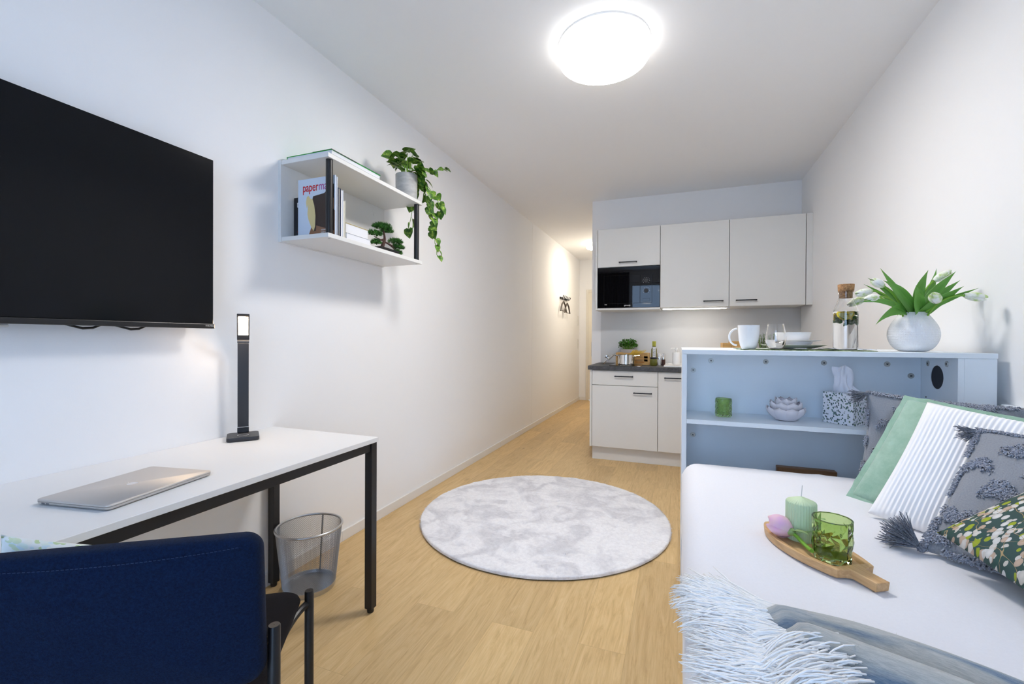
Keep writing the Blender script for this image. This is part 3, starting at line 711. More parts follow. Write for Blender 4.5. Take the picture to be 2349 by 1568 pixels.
for i in range(60):
    a=r.uniform(0,2*PI); q=r.uniform(.012,.033); p=Vector((cx+q*math.cos(a),cy+q*math.sin(a),CZ+r.uniform(.110,.150)))
    dv=Vector((r.uniform(-1,1),r.uniform(-1,1),r.uniform(-.7,.5))).normalized()*.024
    tip=p+dv; hv=Vector((tip.x-cx,tip.y-cy,0))
    if hv.length>.036: tip-=hv.normalized()*(hv.length-.036)
    tip.z=min(max(tip.z,CZ+.10),CZ+.157)
    mt_.ribbon_leaf([p,p.lerp(tip,.5)+Vector((0,0,.003)),tip],.0125,seg=6,thick=.0004,wprof=lambda u:math.sin(PI*(.08+.9*u))**.7)
obj('mint_leaves',mt_,M_mint,t,smooth=True)

# vase + tulips
cx,cy=.864,2.2; VC=(cx,cy)
vp=[(.030,0),(.046,.002),(.062,.014),(.075,.036),(.0815,.062),(.079,.088),(.068,.114),(.053,.136),(.042,.150),(.041,.156)]
VV=MB(); seg=64; uvl=VV.b.loops.layers.uv.new('UVMap')
pr=[(.001,0)]+vp+[(.037,.155),(.040,.146),(.06,.112),(.07,.07),(.04,.02),(.001,.012)]
dist=[0]
for i in range(1,len(pr)): dist.append(dist[-1]+math.dist(pr[i],pr[i-1]))
rings=[[VV.b.verts.new((cx+r_*math.cos(2*PI*j/seg),cy+r_*math.sin(2*PI*j/seg),Z0+z_)) for j in range(seg)] for r_,z_ in pr]
for i in range(len(pr)-1):
    for j in range(seg):
        k=(j+1)%seg; f=VV.face([rings[i][j],rings[i][k],rings[i+1][k],rings[i+1][j]])
        if f:
            for l,(a,b_) in zip(f.loops,((j,i),(j+1,i),(j+1,i+1),(j,i+1))): l[uvl].uv=(a/seg*88,dist[b_]*150)
o=obj('vase',VV,M_dimple,smooth=True,sub=1); tag(o,'round white dimpled ceramic vase holding the tulips','vase')
FL=[((0.751,2.16,1.379),(0.713,2.16,1.405)),((0.716,2.17,1.359),(0.665,2.17,1.35)),((0.73,2.27,1.34),(0.668,2.27,1.312)),((0.72,2.12,1.332),(0.678,2.12,1.321)),
((0.94,2.22,1.401),(0.988,2.22,1.435)),((0.904,2.12,1.312),(0.875,2.09,1.339)),((0.969,2.08,1.326),(1.026,2.08,1.316)),((0.887,2.27,1.318),(0.878,2.27,1.337))]
LV=[([(0.842,2.19,1.28),(0.799,2.15,1.3),(0.748,2.11,1.278),(0.705,2.09,1.222)],.021),
([(0.843,2.2,1.282),(0.804,2.19,1.338),(0.748,2.17,1.381),(0.701,2.16,1.413)],.016),
([(0.859,2.22,1.283),(0.838,2.24,1.35),(0.797,2.25,1.415),(0.776,2.26,1.464)],.016),
([(0.856,2.19,1.281),(0.824,2.15,1.325),(0.785,2.14,1.376),(0.745,2.14,1.398)],.026),
([(0.84,2.2,1.282),(0.798,2.21,1.322),(0.744,2.2,1.367),(0.7,2.2,1.393)],.010),
([(0.835,2.18,1.281),(0.773,2.13,1.316),(0.713,2.11,1.328),(0.657,2.1,1.31)],.012),
([(0.873,2.2,1.281),(0.863,2.19,1.344),(0.886,2.2,1.391),(0.914,2.21,1.442)],.024),
([(0.899,2.23,1.283),(0.929,2.25,1.339),(0.952,2.26,1.401),(0.964,2.27,1.454)],.018),
([(0.887,2.2,1.281),(0.909,2.19,1.348),(0.948,2.18,1.386),(0.981,2.17,1.428)],.022),
([(0.898,2.22,1.282),(0.94,2.22,1.336),(0.975,2.21,1.368),(1.007,2.2,1.396)],.018),
([(0.887,2.18,1.28),(0.897,2.12,1.309),(0.926,2.09,1.338),(0.958,2.07,1.36)],.024),
([(0.899,2.21,1.282),(0.934,2.16,1.314),(0.973,2.12,1.339),(1.01,2.09,1.354)],.012),
([(0.87,2.17,1.278),(0.851,2.13,1.306),(0.844,2.12,1.333),(0.838,2.12,1.36)],.026),
([(0.871,2.2,1.281),(0.875,2.17,1.325),(0.87,2.16,1.358),(0.85,2.15,1.375)],.018)]
TL=['white tulip leaning up left, its bloom highest on the left of the vase','white tulip bending left with its bloom just right of the carafe cork','lowest left white tulip, its bloom seen behind the carafe neck','white tulip bending left, bloom in front beside the carafe shoulder',
 'upright white tulip with closed bloom at the upper right of the vase','open white tulip bloom facing forward above the vase mouth','white tulip stretching far right towards the wall','small pale tulip bud half hidden behind the leaves in the middle']
own=[[2,1],[4],[5],[0,3],[7,8],[10,6],[11,9],[12,13]]
def smooth_path(P,n=10):
    P=[Vector(p) for p in P]
    def bez(t):
        Q=list(P)
        while len(Q)>1: Q=[Q[i].lerp(Q[i+1],t) for i in range(len(Q)-1)]
        return Q[0]
    return [bez(i/n) for i in range(n+1)]
def bloom(mb,base,tip,wid,open_=0.,n=6,cl=.74):
    base,tip=Vector(base),Vector(tip); ax=(tip-base); L=ax.length; ax.normalize(); u=ax.orthogonal().normalized(); w=ax.cross(u)
    for k in range(n):
        a0=2*PI*k/n+(.5 if k%2 else 0); rad=(1.0 if k%2 else .86)
        def fn(s,v):
            a=a0+(v-.5)*2.0*(.95 if s<.8 else .95-(s-.8)*3.)
            prof=math.sin(PI*min(1,(.10+cl*s)))**.75*wid*rad*(1+open_*s)
            h=L*(.02+.98*s)-abs(v-.5)**2*L*.35*s
            return base+ax*h+(u*math.cos(a)+w*math.sin(a))*prof
        mb.sheet(fn,9,6,.0008)
    return mb
tr_=random.Random(21)
for i,(b,t_) in enumerate(FL):
    b,t_=Vector(b),Vector(t_)
    foot=Vector((cx+(b.x-cx)*.12,cy+(b.y-cy)*.12,Z0+.06)); mid=Vector((cx+(b.x-cx)*.30,cy+(b.y-cy)*.3,Z0+.19))
    t=thing('tulip',TL[i],'tulip',tuple(foot),group='white tulips in the vase')
    obj('stem',MB().tube(smooth_path([foot,mid,b+(b-t_)*.9,b],12),.0034,7),M_stem,t,smooth=True)
    op={5:.0,7:0}.get(i,.0); wd={5:.019,7:.009}.get(i,.0155)
    cl=.89 if i in (5,7) else .78; bl=bloom(MB(),b-(t_-b)*.12,t_,wd,op,6,cl); bloom(bl,b,t_-(t_-b)*.06,wd*.68,.0,5,cl); bloom(bl,b,t_-(t_-b)*.10,wd*.36,.0,4,cl); obj('blossom',bl,M_petal,t,smooth=True)
    for k in own[i]:
        P,wid=LV[k]; P=[Vector(p) for p in P]
        nb=Vector((P[0].x,P[0].y,Z0+.150)); 
        hv=Vector((nb.x-cx,nb.y-cy,0))
        if hv.length>.028: nb-=hv.normalized()*(hv.length-.028)
        side=(P[-1]-P[0]).cross(Vector((.35,-.93,0))).normalized()
        obj('leaf',MB().ribbon_leaf([nb]+P,wid,fold=.28,seg=18,thick=.0007,wave=.10,side=side,wprof=lambda u:(math.sin(PI*min(1,(u*.72+.22)))**.8)*(1-u**5)),M_tulip,t,smooth=True)

# ------------------------------------------------------------------ things inside the shelf unit
def faceted_tumbler(name,label,cx,cy,z,r,h,group,seed,chev):
    t=thing(name,label,'candle glass',(cx,cy,z),group=group)
    seg,rows=(48,18) if chev else (13,6); rr=random.Random(seed); R=[]
    for i in range(rows+1):
        zz=h*i/rows; ring=[]
        for j in range(seg):
            a=2*PI*(j+(0 if chev else .5*(i%2)))/seg
            if i>=rows-1 or i==0: q=r*(.93 if i==0 else 1.)
            elif chev:
                ph=(j/4.+abs((i/6.)%1-.5)*1.6)%1; q=r*(.965+.075*abs(ph-.5)*2)
            else: q=r*(1+rr.uniform(-.075,.05))
            ring.append(Vector((cx+q*math.cos(a),cy+q*math.sin(a),z+zz)))
        R.append(ring)
    for zz,q in ((h,r*.93),(h*.5,r*.92),(h*.13,r*.88),(h*.11,.002)): R.append([Vector((cx+q*math.cos(2*PI*(j+(0 if chev else .5*(rows%2)))/seg),cy+q*math.sin(2*PI*(j+(0 if chev else .5*(rows%2)))/seg),z+zz)) for j in range(seg)])
    m=MB(); m.rings(R,True,True,True); obj('glass_body',m,M_green,t,smooth=not chev and False)
    obj('rim',MB().lathe([(r*.965+r*.04*math.cos(k*PI/4),h+r*.035*math.sin(k*PI/4)) for k in range(8)],cx,cy,z,32,loop=True),M_green,t,smooth=True)
    return t
faceted_tumbler('candle_glass','small green chevron-cut glass on the middle shelf of the unit',.187,2.195,.8202,.0335,.079,'green glasses',4,True)
# lotus
cx,cy,z=.428,2.19,.8203
t=thing('lotus_candle_holder','glazed white lotus flower candle holder on the shelf','candle holder',(cx,cy,z))
obj('bowl',MB().lathe(wl([(.03,0),(.042,.004),(.052,.02),(.050,.045)],.006),cx,cy,z,40),M_lotus,t,smooth=True)
for row,(n,r0,r1,zb,zt,wd,off) in enumerate(((9,.036,.074,.006,.058,.027,0),(8,.036,.060,.02,.082,.024,.4),(7,.030,.040,.03,.098,.020,.1))):
    for k in range(n):
        a0=2*PI*(k+off)/n; pe=MB()
        def fn(u,v):
            rad=r0+(r1-r0)*math.sin(min(1,u*1.15)*PI/2)**.9*(1-.22*max(0,u-.55)); zz=zb+(zt-zb)*u-.004*abs(2*v-1)**2*u
            ww=wd*(math.sin(PI*min(.5,.20+.42*u)))*max(.0,1-u**5)**.5+.001
            q=(v-.5)*2*ww; c,s=math.cos(a0),math.sin(a0); rad2=rad-.55*q*q/wd
            return Vector((cx+rad2*c-q*s,cy+rad2*s+q*c,z+zz))
        pe.sheet(fn,8,6,.0035); obj('petal',pe,M_lotus,t,smooth=True,ang=1.2)
# tissue box
A=Vector((.553+.0,2.20,.8203)); a_=-.72
t=thing('tissue_box','cube tissue box printed with green eucalyptus leaves on the shelf','tissue box',(.648,2.205,.8203),Matrix.Rotation(-.80,3,'Z'))
obj('carton',B(-.058,.058,-.058,.058,0,.128),M_box,t,bevel=.0015,local=True)
ts=MB()
def tf(u,v):
    a=v*2*PI; k=u
    wa=.036*(1-k)**1.6+.010+.040*max(0,k-.35)**1.1*(1.35-.5*k); wb=.015*(1-k)+.005+.016*k
    st=1+.30*math.sin(5*a+6*k)*(.35+.65*k)+.12*math.sin(9*a)
    x=wa*math.cos(a)*st; y=wb*math.sin(a)*st; tw=1.1*k
    zz=.128+k*(.088+.022*math.cos(a+2.4)+.008*math.sin(3*a))
    return Vector((x*math.cos(tw)-y*math.sin(tw)-.014*math.sin(k*2.2),x*math.sin(tw)+y*math.cos(tw),zz))
ts.sheet(tf,26,72); obj('tissue',ts,M_tissue,t,smooth=True,ang=.8,local=True)

# ------------------------------------------------------------------ bed
p=obj('bed_side_panel',B(1.048,1.0725,-.3,2.045,.02,.943),M_lam2,bevel=.002); tag(p,'low grey panel along the right wall behind the cushions','bed panel')
o=obj('bed',B(.03,1.04,-.05,2.035,.0,.39),M_lam2,bevel=.003); tag(o,'grey bed base under the white mattress','bed base')
def mattress():
    m=MB(); X0,X1,Y0,Y1,ZA,ZB_=.013,1.043,-.05,2.045,.393,.650; k=.065
    def f(u,v):
        # superellipse-ish top with soft edges, wraps down the sides
        x=u;y=v
        return None
    nx,ny=52,90; 
    def prof(s,n,a,b):   # position along one axis with rounded sides: s 0..n
        return a+(b-a)*s
    ts_=[0,.25,.5,.75,1]
    xs=[X0]+[X0+k*(1-math.cos(i*PI/12)) for i in range(1,7)]+[X0+k+(X1-X0-2*k)*i/36 for i in range(1,36)]+[X1-k*(1-math.cos(i*PI/12)) for i in range(6,0,-1)]+[X1]
    ys=[Y0]+[Y0+k*(1-math.cos(i*PI/12)) for i in range(1,7)]+[Y0+k+(Y1-Y0-2*k)*i/60 for i in range(1,60)]+[Y1-k*(1-math.cos(i*PI/12)) for i in range(6,0,-1)]+[Y1]
    def zz(x,y):
        dx=max(0,k-(x-X0),k-(X1-x)); dy=max(0,k-(y-Y0),k-(Y1-y))
        d=min(1,math.hypot(dx,dy)/k); drop=k*(1-math.sqrt(max(0,1-d*d)))
        seam=.0035*math.exp(-((x-(.50+.012*math.sin(y*3)))/.012)**2)
        nz=.0025*noise.noise((x*5,y*3,0))+.0012*noise.noise((x*17,y*11,3))
        return ZB_-drop+(seam+nz)*(1-d)
    V=[[m.b.verts.new((x,y,zz(x,y))) for y in ys] for x in xs]
    for i in range(len(xs)-1):
        for j in range(len(ys)-1): m.face([V[i][j],V[i+1][j],V[i+1][j+1],V[i][j+1]])
    # skirt
    br=[V[i][0] for i in range(len(xs))]+[V[-1][j] for j in range(1,len(ys))]+[V[i][-1] for i in range(len(xs)-2,-1,-1)]+[V[0][j] for j in range(len(ys)-2,0,-1)]
    prev=br
    for z in (.5,.45,.41,ZA):
        cur=[m.b.verts.new((v.co.x+(.004*noise.noise((v.co.x*9,v.co.y*7,z*9)) if z<.45 else 0),v.co.y,z)) for v in br]
        for i in range(len(br)): m.face([prev[i],prev[(i+1)%len(br)],cur[(i+1)%len(br)],cur[i]])
        prev=cur
    m.face(prev); return m
o=obj('mattress',mattress(),M_sheet,smooth=True,ang=1.2); tag(o,'thick mattress in a smooth white fitted sheet','mattress')

# ------------------------------------------------------------------ cushions
def cushion_fn(W,L,T,pinch=.05,rib=None,seed=0,wr=.004):
    def fn(u,v,side):
        a=2*u-1; b=2*v-1
        x=.5*W*a*(1-pinch*(1-b*b)*1.0); y=.5*L*b*(1-pinch*(1-a*a))
        e=max(0,(1-a*a)*(1-b*b)); t=T*.5*(e**.42)
        z=side*t
        if e>0:
            z+=side*wr*noise.noise((a*2.3+seed,b*2.3,side*.7))*min(1,e*3)
            if rib: z+=side*rib[1]*math.cos(PI*rib[0]*u*2)*min(1,e*6)
        return Vector((x,y,z))
    return fn
def cushion(name,label,B0,th,tilt,roll,W,L,T,m,nu=44,nv=44,rib=None,pinch=.05,seed=0,frame=None,wr=.004,group=None):
    if frame is None:
        r=Vector((math.cos(th),math.sin(th),0)); nb=Vector((-r.y,r.x,0)); u=nb*math.sin(tilt)+Vector((0,0,math.cos(tilt)))
        r2=r*math.cos(roll)+u*math.sin(roll); u2=u*math.cos(roll)-r*math.sin(roll)
    else: r2,u2=frame
    n2=r2.cross(u2)
    R_=basis(r2,u2,n2); c=Vector(B0)+r2*W/2+u2*L/2
    fn=cushion_fn(W,L,T,pinch,rib,seed,wr); mb=MB(); mb.uv=mb.b.loops.layers.uv.new('UVMap')
    F=[[mb.b.verts.new(fn(i/nu,j/nv,1)) for j in range(nv+1)] for i in range(nu+1)]
    K=[[F[i][j] if i in (0,nu) or j in (0,nv) else mb.b.verts.new(fn(i/nu,j/nv,-1)) for j in range(nv+1)] for i in range(nu+1)]
    for G,fl in ((F,0),(K,1)):
        for i in range(nu):
            for j in range(nv):
                q=[(i,j),(i+1,j),(i+1,j+1),(i,j+1)]
                if fl: q=q[::-1]
                f=mb.face([G[a][b] for a,b in q])
                if f:
                    for l,(a,b) in zip(f.loops,q): l[mb.uv].uv=(a/nu+fl*.37,b/nv)
    o=obj(name,mb,m,smooth=True,ang=3.1); o.matrix_world=Matrix.Translation(c)@R_.to_4x4()
    o.location=c; o.rotation_euler=R_.to_euler()
    return tag(o,label,'cushion',group),fn
def tufts(parent,fn,shapes,seed,dens=1.,name='tufting',W=.4,L=.4):
    r=random.Random(seed); mb=MB()
    for P,wd in shapes:
        for k in range(len(P)-1):
            a,b=Vector(P[k]),Vector(P[k+1]); n=int((b-a).length*900*dens*(wd/.03))+8
            for _ in range(n):
                t=r.random(); q=a.lerp(b,t)+Vector((r.uniform(-wd,wd),r.uniform(-wd,wd)))*.5
                u,v=min(.995,max(.005,q.x)),min(.995,max(.005,q.y)); p=fn(u,v,1)
                nn=(fn(min(1,u+.01),v,1)-fn(max(0,u-.01),v,1)).cross(fn(u,min(1,v+.01),1)-fn(u,max(0,v-.01),1))
                nn=nn.normalized() if nn.length>1e-9 else Vector((0,0,1))
                d=(nn+Vector((r.uniform(-.9,.9),r.uniform(-.9,.9),r.uniform(-.9,.9)))).normalized(); s=r.uniform(.0045,.008)
                mb.tube([p-nn*.001,p+d*s*.6+nn*.001,p+d*s+Vector((r.uniform(-.003,.003),-.003,0))],[.0015,.0018,.0011],4)
    o=obj(name,mb,M_tuft,parent,smooth=True,ang=2.,local=True); return o
def tassel(parent,p,d,n,L,seed,spread=.5):
    r=random.Random(seed); mb=MB(); p=Vector(p); d=Vector(d).normalized(); s=d.orthogonal().normalized(); w=d.cross(s)
    mb.blob(p,(.010,.010,.010),2)
    for i in range(int(n*2.2)):
        a=r.uniform(0,2*PI); q=r.random()**.5*spread; e=(d+(s*math.cos(a)+w*math.sin(a))*q).normalized()
        pts=[p,p+e*L*.3,p+e*L*.65+Vector((r.uniform(-1,1),r.uniform(-1,1),r.uniform(-1,1)))*.006,p+e*L*r.uniform(.85,1.08)+Vector((r.uniform(-1,1),r.uniform(-1,1),r.uniform(-1,1)))*.010]
        mb.tube(smooth_path(pts,5),[.0014,.0014,.0013,.0012,.0011,.0009],4)
    return obj('tassel',mb,M_tassel,parent,smooth=True,ang=2.,local=True)
ZM=.652
# back grey cushion by the unit
o,fn=cushion('grey_cushion','grey tufted cushion at the back, its tassel touching the tissue box',(.612,1.955,ZM),-.32,.17,-.06,.40,.33,.08,M_greyfab,seed=1,pinch=.06,group='grey tufted cushions')
S1=[([(.03,.03),(.30,.015)],.03),([(.0,.1),(.005,.22)],.025),([(.0,.4),(.005,.5)],.025),([(.0,.62),(.01,.8)],.025),([(.05,.985),(.95,.985)],.03),([(.08,.62),(.14,.70)],.05),([(.22,.82),(.34,.90)],.07),([(.24,.58),(.30,.66),(.30,.50)],.05),([(.08,.36),(.16,.42)],.06),([(.18,.22),(.26,.30)],.06),([(.10,.15),(.2,.12)],.05),([(.45,.8),(.6,.9)],.06),([(.55,.95),(.8,.97)],.06)]
tufts(o,fn,S1,2,1.)
tassel(o,fn(.02,.98,0),(-.75,-.45,.40),46,.060,3,.55)
# green velvet with flange
o,fn=cushion('green_cushion','soft green velvet cushion with flat border, behind the white ribbed one',(.530,1.752,ZM+.004),-.78,.62,-.13,.42,.385,.085,M_velvet,seed=4,pinch=.03)
fl=MB()
for sgn in (1,):
    ring=[]
    n=40
    for (f0,f1) in (((0,0),(1,0)),((1,0),(1,1)),((1,1),(0,1)),((0,1),(0,0))):
        for i in range(n): t_=i/n; ring.append((f0[0]+(f1[0]-f0[0])*t_,f0[1]+(f1[1]-f0[1])*t_))
    inn=[fn(.02+.96*a,.02+.96*b,0) for a,b in ring]; out=[]
    for (a,b),p in zip(ring,inn):
        q=fn(a,b,0); c=Vector((a-.5,b-.5,0)); m_=max(abs(c.x),abs(c.y)); d=Vector((c.x if abs(c.x)>.4 else 0,c.y if abs(c.y)>.4 else 0,0)).normalized()
        out.append(q+d*.014+Vector((0,0,.004*noise.noise((a*9,b*9,1)))))
    up=[p+Vector((0,0,.0025)) for p in out]; 
    fl.rings([[p+Vector((0,0,.003)) for p in inn],up,[p-Vector((0,0,.0025)) for p in out],[p-Vector((0,0,.003)) for p in inn]],True,loop=True)
obj('border',fl,M_velvet,o,smooth=True,local=True)
o,fn=cushion('ribbed_cushion','white corduroy-ribbed cushion in the middle of the cushion row',(.517,1.575,ZM+.008),-.66,.70,-.14,.46,.412,.10,M_ribbed,nu=330,nv=36,rib=(40,.0022),seed=9,pinch=.04)
o,fn=cushion('grey_cushion','blue-grey tufted cushion in front with tassel lying on the bed',(.546,1.350,ZM+.006),-.74,.83,-.03,.44,.395,.10,M_greyfab,seed=14,pinch=.05,group='grey tufted cushions')
S2=[([(.02,.0),(.015,.22)],.035),([(.005,.42),(.01,.60)],.025),([(.005,.74),(.015,1.0)],.03),([(.05,.985),(.60,.98)],.03),([(.18,.80),(.30,.86),(.44,.78)],.09),([(.02,.62),(.09,.70),(.13,.62)],.05),([(.30,.62),(.52,.70)],.06),([(.30,.62),(.44,.48),(.60,.50)],.06),([(.16,.44),(.21,.52),(.28,.42)],.07),([(.04,.30),(.08,.22),(.16,.28)],.06),([(.22,.16),(.42,.24)],.06),([(.10,.01),(.5,.015)],.03),([(.5,.3),(.7,.4)],.06),([(.6,.8),(.8,.9)],.07),([(.02,.10),(.10,.08)],.06)]
tufts(o,fn,S2,6,1.1)
tassel(o,fn(.015,.0,0)+Vector((0,0,.008)),(-.85,.12,.45),90,.075,8,.75)
tassel(o,fn(.03,.985,0),(-.65,-.6,.3),34,.048,9,.5)
# floral cushion lying across the front
e1=Vector((.80,.10,.52)).normalized(); e2=Vector((-.30,.945,.12)); e2=(e2-e1*e2.dot(e1)).normalized()
C0=Vector((.556,1.296,.722)); 
o,fn=cushion('floral_cushion','dark green cushion with white and lime leaf print, nearest the throw',C0-e2*.42,0,0,0,.42,.42,.115,M_floral,seed=20,pinch=.05,frame=(e1,e2))

# ------------------------------------------------------------------ tray group on the bed
ZT=.6525
a_=math.atan2(1.108-1.34,.363-.225)
tray_o=Vector((.308,1.240,ZT)); RT=Matrix.Rotation(a_,3,'Z')
t=thing('wooden_tray','leaf-shaped oak serving board with short handle lying on the bed','tray',tuple(tray_o),RT)
def outline(n=60,inset=0.):
    P=[]
    for i in range(n):
        s=i/(n-1); x=-.150+.250*s; P.append((x,(.069-inset)*math.sin(PI*(.035+.76*s**.85))**.75))
    return P
ou=outline(); poly=[(x,y) for x,y in ou]+[(.103,.030),(.108,.0165),(.160,.0165),(.160,-.0165),(.108,-.0165),(.103,-.030)]+[(x,-y) for x,y in ou[::-1]]
tb=MB(); inn=[(x*.90-.004,y*.84) for x,y in ou]+[(x*.90-.004,-y*.84) for x,y in ou[::-1]]
# base plate with hollow: outer wall + rim ring + sunk floor
no=len(poly)
bot=[tb.b.verts.new((x*.985,y*.97,0)) for x,y in poly]; top=[tb.b.verts.new((x,y,.019)) for x,y in poly]
tb.face(bot[::-1])
for i in range(no): tb.face([bot[i],bot[(i+1)%no],top[(i+1)%no],top[i]])
it=[tb.b.verts.new((x,y,.019)) for x,y in inn]; ib=[tb.b.verts.new((x*.95,y*.93,.010)) for x,y in inn]
ni=len(inn); h=60
for i in range(ni-1):
    if i==h-1: continue
    oa=i if i<h else i+6; 
    tb.face([top[oa],top[oa+1],it[i+1],it[i]])
tb.face([top[no-1],top[0],it[0],it[ni-1]])
tb.face([it[h-1],it[h]]+[top[k] for k in range(h+6,h-2,-1)])
for i in range(ni): tb.face([it[i],it[(i+1)%ni],ib[(i+1)%ni],ib[i]])
tb.face(ib)
obj('board',tb,M_tray,t,local=True,bevel=.0015)
ZF=ZT+.0102
cpos=tray_o+RT@Vector((-.062,.016,0)); cx,cy=cpos.x,cpos.y
t=thing('pillar_candle','pale green ribbed pillar candle on the wooden tray','candle',(cx,cy,ZF))
obj('wax',MB().lathe([(.001,0),(.033,0),(.034,.002),(.034,.090),(.0325,.0935),(.016,.1005),(.001,.106)],cx,cy,ZF,240,fr=lambda a,z:1-.055*abs(math.sin(a*17))**.7),M_candle,t,smooth=True,ang=1.0)
obj('wick',MB().tube([(cx,cy,ZF+.104),(cx+.001,cy,ZF+.118),(cx+.002,cy-.001,ZF+.134)],.0009,6),M_wick,t)
gpos=tray_o+RT@Vector((.040,.002,0)); gx,gy=gpos.x,gpos.y
faceted_tumbler('candle_glass','larger green faceted glass tumbler on the wooden tray',gx,gy,ZF,.0395,.092,'green glasses',11,False)
fpos=tray_o+RT@Vector((-.054,-.031,0))
t=thing('ranunculus','pink ranunculus flower lying on the wooden tray','flower',(fpos.x,fpos.y,ZF))
fb=Vector((fpos.x,fpos.y,ZF+.028)); fa=(RT@Vector((-.8,-.25,.10))).normalized()
bl=MB()
for (n,wd,op) in ((5,.027,.0),(5,.024,.0),(4,.017,0)): bloom(bl,fb-fa*.010,fb+fa*(.046 if n==5 else .040),wd,op,n)
obj('blossom',bl,M_pink,t,smooth=True,ang=1.4)
stp=smooth_path([fb-fa*.010,fb-fa*.030+Vector((0,0,-.004)),Vector(tuple(tray_o+RT@Vector((-.01,-.024,.018)))),Vector(tuple(tray_o+RT@Vector((.03,-.041,.026))))],10)
obj('stem',MB().tube(stp,.0046,8),M_stem,t,smooth=True)
sl=MB(); sl.ribbon_leaf([fb-fa*.012,fb-fa*.03+Vector((0,0,.016)),fb-fa*.055+Vector((.002,.004,.010))],.007,seg=8); sl.ribbon_leaf([fb-fa*.012,fb-fa*.035+RT@Vector((0,.02,.004)),fb-fa*.045+RT@Vector((0,.03,.020))],.0045,seg=8); sl.blob(fb-fa*.008,(.012,.012,.010),2)
obj('sepals',sl,M_sepal,t,smooth=True)

# ------------------------------------------------------------------ throw
t=thing('throw_blanket','fluffy blue-grey wool throw with long white fringe across the bed','blanket',(.5,.6,.652))
def thr(u,v):
    x=.145+.87*u+.015*math.sin(v*7)+.02*math.sin(v*3+u*4); y0=.930-.315*u+.015*math.sin(u*9); y=y0-.62*v+.012*math.sin(u*6+v*9)
    s=min(1,v/.03); e=min(1,u/.02,1)
    h=.014+.024*max(0,math.sin(PI*min(1,v/.13)))**.8+.040*math.exp(-((v-.19-.05*u)/.055)**2)-.008*math.exp(-((v-.12)/.03)**2)+.040*math.exp(-((v-.40-.08*u)/.075)**2)+.004*noise.noise((u*7,v*9,2))
    return Vector((x,y,.6515+h*(.35+.65*s)*(.5+.5*e)))
th_=MB(); th_.sheet(thr,110,90,.006)
r=random.Random(61)
for i in range(5200):   # mohair fuzz
    u,v=r.random(),r.random()**1.5*.8; p=thr(u,v); nn=(thr(min(1,u+.01),v)-p).cross(thr(u,min(1,v+.01))-p); nn=nn.normalized() if nn.length>1e-9 else Vector((0,0,1))
    if nn.z<0: nn=-nn
    e=(nn*.5+Vector((r.uniform(-1,1),r.uniform(-.7,.7),r.uniform(-.1,.5)))).normalized()*r.uniform(.005,.011); sd=e.cross(Vector((.3,.2,1))).normalized()*.0004
    vs=[th_.b.verts.new(q) for q in (p-sd,p+sd,p+e)]; f=th_.face(vs)
    for l in f.loops: l[th_.uv].uv=(u,v)
tb_=obj('woven_cloth',th_,M_throw,t,smooth=True,ang=2.)
fr=MB(); r=random.Random(33)
def fringe(p,dirv,L,mb,k):
    pts=[]; q=Vector(p); d=Vector(dirv).normalized(); n=9
    for i in range(n+1):
        pts.append(Vector(q)); d=(d+Vector((r.uniform(-.12,.12),r.uniform(-.16,.16),r.uniform(-.05,.05)))).normalized(); q=q+d*L/n
        if q.x>.02: q.z=max(q.z,.6535+ .001*k+r.uniform(0,.002))
        else:
            d.z-=.35; q.x=min(q.x,.006) if q.z<.64 else q.x
        if q.x>.02 and q.z>.672: d.z-=.3
    mb.tube(pts,[.0013]*(n-1)+[.0010,.0006],4)
for i in range(1150):
    v=r.random()**1.25*.75; e=thr(0,v); z=e.z+r.uniform(-.004,.004)
    dy=r.uniform(-.22,.22)+(.16 if v<.12 else 0); fringe((e.x+.012,e.y+r.uniform(-.012,.012),z),(-1,dy,r.uniform(-.05,.22)),r.uniform(.145,.185),fr,r.random()*14)
for i in range(150):   # second, tucked-over layer of fringe nearer the camera
    y=r.uniform(.66,.79); fringe((.20+r.uniform(-.02,.05),y+.03,.700+r.uniform(-.006,.010)),(-1,r.uniform(-.6,-.1),.05),r.uniform(.12,.17),fr,18)
for i in range(330):   # loose fringe spread out beyond the upper edge
    fringe((.165+r.uniform(-.02,.02),.925+r.uniform(-.02,.025),.664),(-1,r.uniform(.05,.42),.02),r.uniform(.13,.16),fr,r.random()*5)
fo=obj('fringe',fr,M_fringe,t,smooth=True,ang=2.); fo['kind']='stuff'; fo['label']='long white fringe strands'

# ------------------------------------------------------------------ desk side: television
TX=XL+.09; t=thing('television','large black flat screen television mounted on the left wall','television',(XL,.65,1.2))
obj('housing',B(XL+.042,TX-.006,.10,1.208,1.215,1.850),M_bezel,t,bevel=.006)
obj('screen',B(TX-.006,TX,.092,1.216,1.214,1.855),M_screen,t,bevel=.0015)
bar=obj('lower_bezel',B(TX-.012,TX+.004,.090,1.2195,1.196,1.214),M_bezel,t,bevel=.002)
textobj('brand_lettering','Dolby Vision',.0065,M_white_lbl,bar,(TX+.0042,1.183,1.2045),basis((0,1,0),(0,0,1),(1,0,0)),.0002)
obj('wall_bracket',B(XL,XL+.042,.45,.86,1.35,1.70),M_blk,t)
for y0 in (.78,.91): obj('cable_loop',MB().tube([(XL+.03,y0,1.26),(XL+.035,y0+.01,1.200),(XL+.045,y0+.05,1.188),(XL+.045,y0+.075,1.190),(XL+.035,y0+.105,1.202),(XL+.03,y0+.12,1.26)],.004,8),M_blkp,t,smooth=True)
obj('sensor',B(TX-.03,TX-.008,.625,.651,1.187,1.1955),M_plug,t,bevel=.002)

